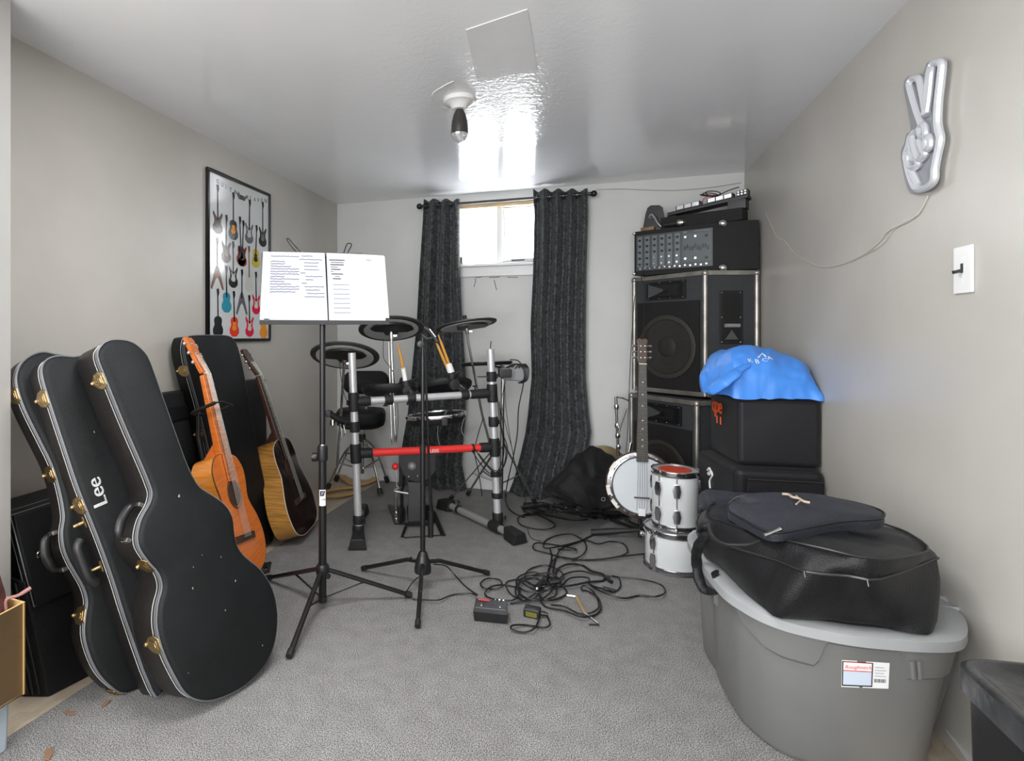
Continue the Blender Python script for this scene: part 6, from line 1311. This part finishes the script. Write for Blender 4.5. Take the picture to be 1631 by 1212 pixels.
MB().lathe([(.001, .012), (.02, .012), (.035, .004), (.06, .0), (.17, -.014), (.17, -.0155), (.06, -.002), (.001, -.002)], dp(964, 752, 3.66), (-FV+V((0, 0, .25))), 56).build('cymbal_disc', mat('aged_bronze', (.62, .48, .28), .35, .8, bump=.4, bs=60), t)
# soft black bag
def blob(name, label, cat, pts, z0, m, seed, d=None):
    pass
bgp = [(868, 780), (880, 765), (905, 742), (930, 718), (948, 710), (968, 722), (985, 738), (992, 770), (985, 795), (950, 802), (905, 795)]
db = 3.56
Pb = [dp(x, y, db+(.10 if y < 740 else .04 if y < 775 else 0)) for x, y in bgp]; Pb = [V((p.x, p.y, max(p.z, .006))) for p in catmull(Pb, 3, True)]
cbg = sum(Pb, V((0, 0, 0)))/len(Pb); t = thing('soft_bag', 'crumpled black cloth bag slumped between the right curtain and the banjo', 'bag', (cbg.x, cbg.y, 0))
sh_ = lambda L, k, dd: [V((cbg.x+(p.x-cbg.x)*k, cbg.y+(p.y-cbg.y)*k, max(.005, .005+(p.z-.005)*k)))+FV*dd for p in L]
MB().loft([sh_(Pb, .55, -.09), sh_(Pb, .85, -.06), sh_(Pb, 1.0, 0), sh_(Pb, .97, .05), sh_(Pb, .6, .08)]).build('bag_body', M_nyl, t, smooth=80, sub=2, disp=.02, ds=9)
lt = MB(); text_mesh(lt, 'O', dp(957, 798, db-.10), RV, V((0, 0, 1)), .035, depth=.001); lt.build('white_letter', mat('dim_white_print', (.35, .35, .35), .6), t)
# ------------------------------------------------------------------ cable heap by the curtain
random.seed(11)
def floorpts(L, zs=None): return [gz(x, y, (zs[i] if zs else .006)) for i, (x, y) in enumerate(L)]
for k in range(34):
    x0, x1 = 848+random.uniform(-18, 40), 1000+random.uniform(-60, 10); n_ = 9; pts = []; hh = random.uniform(.02, .17); f0 = random.uniform(.3, .7)
    for i in range(n_):
        s = i/(n_-1); px = x0+(x1-x0)*s; py = 806+15*s+math.sin(s*PI*random.uniform(.8, 1.6)+k)*4+random.uniform(-3, 3)
        pts.append(gz(px, py, .006+hh*math.sin(PI*s**f0)**1.3+random.uniform(0, .008)))
    o = MB().tube(catmull(pts, 5), .0055, 6).build('cable', M_cab, None); tag(o, 'one strand of the thick black cable heap between right curtain and banjo', 'cable', 'cable heap by the right curtain')
def fc_(label, L, r=.0036, m=None, zs=None, closed=False, group='loose cables on the carpet'):
    o = MB().tube(catmull(floorpts(L, zs or [.006+.006*((i*7) % 3) for i in range(len(L))]), 6, closed), r, 6, closed).build('cable', m or M_cab, None); return tag(o, label, 'cable', group)
Z = lambda zx, zy: (640+zx/3.707, 780+zy/3.707)
fc_('cable loop on the carpet beside the silver T-shaped base foot', [Z(*p) for p in [(605, 0), (620, 90), (690, 150), (800, 150), (900, 200), (880, 228), (800, 232), (700, 205), (690, 160), (760, 140), (870, 120), (860, 80), (780, 75), (720, 90), (730, 130), (850, 150), (1000, 180), (1100, 175)]])
fc_('long cable looping right in front of the lower white drum', [Z(*p) for p in [(860, 560), (870, 470), (920, 400), (1080, 415), (1250, 400), (1330, 370), (1310, 320), (1230, 305), (1160, 320), (1080, 300), (950, 330), (850, 345), (840, 310), (900, 275), (1000, 262), (1080, 310), (1080, 370), (1000, 410), (880, 380), (780, 350), (790, 315), (870, 320), (1010, 345), (1020, 358), (920, 350)]])
fc_('cable running right to vanish behind the lower white drum', [Z(*p) for p in [(1000, 415), (1180, 410), (1280, 395), (1460, 375)]], .0034)
fc_('rounded cable loop at far right of the tangle', [Z(*p) for p in [(900, 560), (960, 500), (1050, 480), (1150, 500), (1280, 515), (1420, 530), (1530, 560), (1553, 605), (1500, 630), (1400, 625), (1310, 640), (1200, 610), (1110, 560), (1100, 520), (1000, 520), (950, 560)]])
fc_('double thick cable curving at the middle of the tangle', [Z(*p) for p in [(905, 520), (920, 470), (980, 440), (1060, 445), (1120, 480), (1190, 500), (1190, 535), (1100, 545), (1000, 565), (880, 575)]], .0048)
fc_('cable from the tangle back up towards the curtain heap', [Z(*p) for p in [(1140, 260), (1040, 310), (940, 350), (905, 420), (895, 500), (940, 560), (975, 610), (900, 650), (830, 640), (800, 590), (845, 560), (865, 480), (885, 400), (875, 350)]], .0040)
random.seed(5)
tang = 'tangle of cables behind the pedal box'
for k in range(9):
    cx_, cy_ = 640+(520+330*random.random())/3.707, 780+(560+50*random.uniform(-1, 1))/3.707; rx, ry = random.uniform(14, 34), random.uniform(9, 20); ph = random.random()*6
    L = [(cx_+rx*math.cos(ph+2*PI*i/8)*random.uniform(.8, 1.15), cy_+ry*math.sin(ph+2*PI*i/8)*random.uniform(.8, 1.15)) for i in range(8)]
    fc_('one loop of the tight cable tangle just behind the pedal box', L, .0033, None, [.006+.018*random.random() for _ in L], True, tang)
fc_('cable curving in front of the tangle to the power adapter and jack', [Z(*p) for p in [(640, 670), (720, 660), (800, 640), (850, 690), (960, 715), (1060, 750), (1140, 740), (1175, 700), (1160, 640), (1100, 600), (1060, 590), (1075, 565), (1130, 600), (1160, 660), (1150, 710), (1060, 735), (960, 690), (880, 680)]])
fc_('small oval cable loop lying in front of the power adapter', [Z(*p) for p in [(815, 700), (810, 760), (780, 820), (715, 843), (650, 825), (655, 800), (740, 800), (840, 815), (875, 790), (860, 750), (840, 720)]])
fc_('cable from the microphone stand base curving to the pedal box', [Z(*p) for p in [(190, 440), (260, 450), (310, 500), (370, 565), (430, 610), (450, 620)]], .0028, None, [.10, .05, .012, .006, .006, .03])
fc_('thin cable along the carpet from the music stand foot to the pedal box', [Z(*p) for p in [(60, 645), (140, 650), (220, 650), (300, 620), (400, 612), (440, 625)]], .0028)
fc_('short cable curling up from the music stand foot to the microphone stand', [Z(*p) for p in [(20, 640), (40, 580), (80, 530), (120, 505)]], .0026, None, [.02, .02, .05, .08])
fc_('small wavy cable with connectors at the right side of the tangle', [Z(*p) for p in [(1110, 560), (1150, 575), (1210, 590), (1260, 600), (1290, 570), (1280, 520), (1220, 510), (1240, 540)]], .0034)
o = MB().tube([gz(*Z(1190, 580), .01), gz(*Z(1255, 598), .01)], .009, 8).build('plug', M_plas, None); tag(o, 'black in-line plug lying on the cable at the right side of the tangle', 'plug')
o = MB().tube([gz(*Z(1205, 520), .01), gz(*Z(1240, 545), .01)], .008, 8).build('plug', M_plas, None); tag(o, 'small black plug near the rounded loop at the back of the tangle', 'plug')
o = MB().tube([gz(*Z(870, 548), .025), gz(*Z(925, 540), .03)], .009, 8).build('plug', M_plas, None); tag(o, 'black plug raised in the middle of the cable tangle', 'plug')
# jack with tan braid
t = thing('jack_plug', 'long metal jack plug with tan sleeve at the right front of the tangle', 'jack plug', gz(*Z(1080, 700)))
MB().tube(catmull(floorpts([Z(1030, 630), Z(1045, 660), Z(1065, 700), Z(1085, 735)], [.008]*4), 4), .006, 8).build('sleeve', mat('tan_braid', (.33, .21, .10), .5), t)
MB().tube(floorpts([Z(975, 622), Z(1030, 630)], [.008]*2), .0045, 8).build('collar', M_chr, t); MB().tube(floorpts([Z(1085, 735), Z(1120, 760), Z(1160, 790)], [.008, .007, .006]), [.007, .005, .003], 8).build('tip', M_chr, t)
MB().tube(floorpts([Z(1105, 795), Z(1165, 797)], [.006]*2), .003, 6).build('cross_tip', M_black, t)
# pedal box
t = thing('effects_pedal', 'black rectangular effects pedal box with two metal switches on the carpet', 'effects pedal', gz(780, 975))
zp_ = .045
P = [gz(755, 989, .001), gz(808, 994, .001)]; T0, T1, T2, T3 = gz(753, 974, zp_), gz(809, 980, zp_), gz(808, 957, zp_+.012), gz(758, 952, zp_+.012)
dT = lambda p: V((p.x, p.y, .001))
MB().hexa([P[0], P[1], dT(T2), dT(T3), T0, T1, T2, T3]).build('pedal_body', mat('pedal_black', (.016, .016, .017), .4), t, bevel=.003)
nz_ = (T1-T0).cross(T3-T0).normalized(); Q = lambda a, b, o=0: (T0*(1-a)+T1*a)*(1-b)+(T3*(1-a)+T2*a)*b+nz_*o
for a in (.22, .78): MB().lathe([(.001, 0), (.005, 0), (.005, .004), (.0035, .005), (.0035, .010), (.001, .011)], Q(a, .45, .0005), nz_, 12).build('foot_switch', M_chr, t)
for a in (.62, .75, .88): MB().lathe([(.001, 0), (.004, 0), (.0035, .008), (.001, .008)], Q(a, .88, .0005), nz_, 10).build('knob', M_chr, t)
MB().prism([Q(.08, .84, .0005), Q(.45, .84, .0005), Q(.45, .93, .0005), Q(.08, .93, .0005)], nz_*.0008).build('red_label', M_red, t); MB().tube([Q(.05, .3, .001), Q(.95, .3, .001)], .001, 4).build('trim_line', M_pipe, t)
# adapter
t = thing('power_adapter', 'black power adapter block with olive label right of the pedal box', 'power adapter', gz(845, 975))
a, b = gz(*Z(735, 700), .02), gz(*Z(815, 720), .02); a = gz(838, 972, .018); b = gz(858, 976, .018)
dx_ = (b-a).normalized()
MB().box((a+b)/2, .062, .045, .034, ux=dx_, uy=dx_.cross(V((0, 0, -1)))).build('adapter_body', M_plas, t, bevel=.006)
sdn = V((0, 0, 1)).cross(dx_); sdn = sdn if sdn.dot(FV) < 0 else -sdn
MB().box((a+b)/2+sdn*.0228+V((0, 0, -.002)), .042, .0012, .018, ux=dx_, uy=sdn).build('label', mat('olive_label', (.12, .11, .01), .5), t)
MB().cyl(b+dx_*.01, b+dx_*.035, .009, .006, 10).build('strain_relief', M_plas, t)
# big cable plug in tangle
t = thing('cable_connector', 'thick black cable connector with bright tip in the middle of the tangle', 'connector', gz(*Z(800, 580)))
MB().tube([gz(*Z(838, 530), .03), gz(*Z(800, 575), .022)], [.007, .013], 10).build('connector_body', M_plas, t); MB().ball(gz(*Z(798, 585), .02), .009, 10).build('bright_tip', M_chr, t)
# yellow straps behind the throne
M_tan = mat('tan_leather', (.50, .30, .10), .5, var=.15, vs=10)
o = MB().tube(catmull(floorpts([(512, 788), (530, 790), (552, 787), (572, 780), (560, 776), (530, 779), (515, 782)], [.012]*7), 4), .034, 8, flat=(1, .22)).build('strap', M_tan, None); tag(o, 'wide amber strap lying on the floor left of the left rack post', 'strap')
o = MB().tube(catmull([gz(541, 752, .012), gz(552, 764, .012), gz(570, 772, .012), gz(592, 765, .012), gz(600, 757, .012)], 4), .03, 8, flat=(1, .25)).build('strap', M_tan, None); tag(o, 'amber strap curving on the floor under the drum throne legs', 'strap')
# leaves and crumbs on the floor at the left
M_leaf = mat('dry_leaf_brown', (.22, .12, .07), .8)
for L, lab_, z in (([(100, 1134), (108, 1132), (118, 1135), (122, 1138), (110, 1139)], 'thin reddish dry leaf on the carpet edge at lower left', .002), ([(160, 1124), (168, 1118), (176, 1116), (172, 1122), (163, 1127)], 'small tan dry leaf on the carpet nearest the cases', .002), ([(72, 1195), (82, 1190), (84, 1203), (78, 1212), (70, 1210)], 'pale tan chip on the carpet at the bottom edge of the picture', .002)):
    P = [gz(x, y, z) for x, y in L]; o = MB().prism(P, (0, 0, .003)).build('dry_leaf', M_leaf, None, bevel=.001); tag(o, lab_, 'dry leaf')
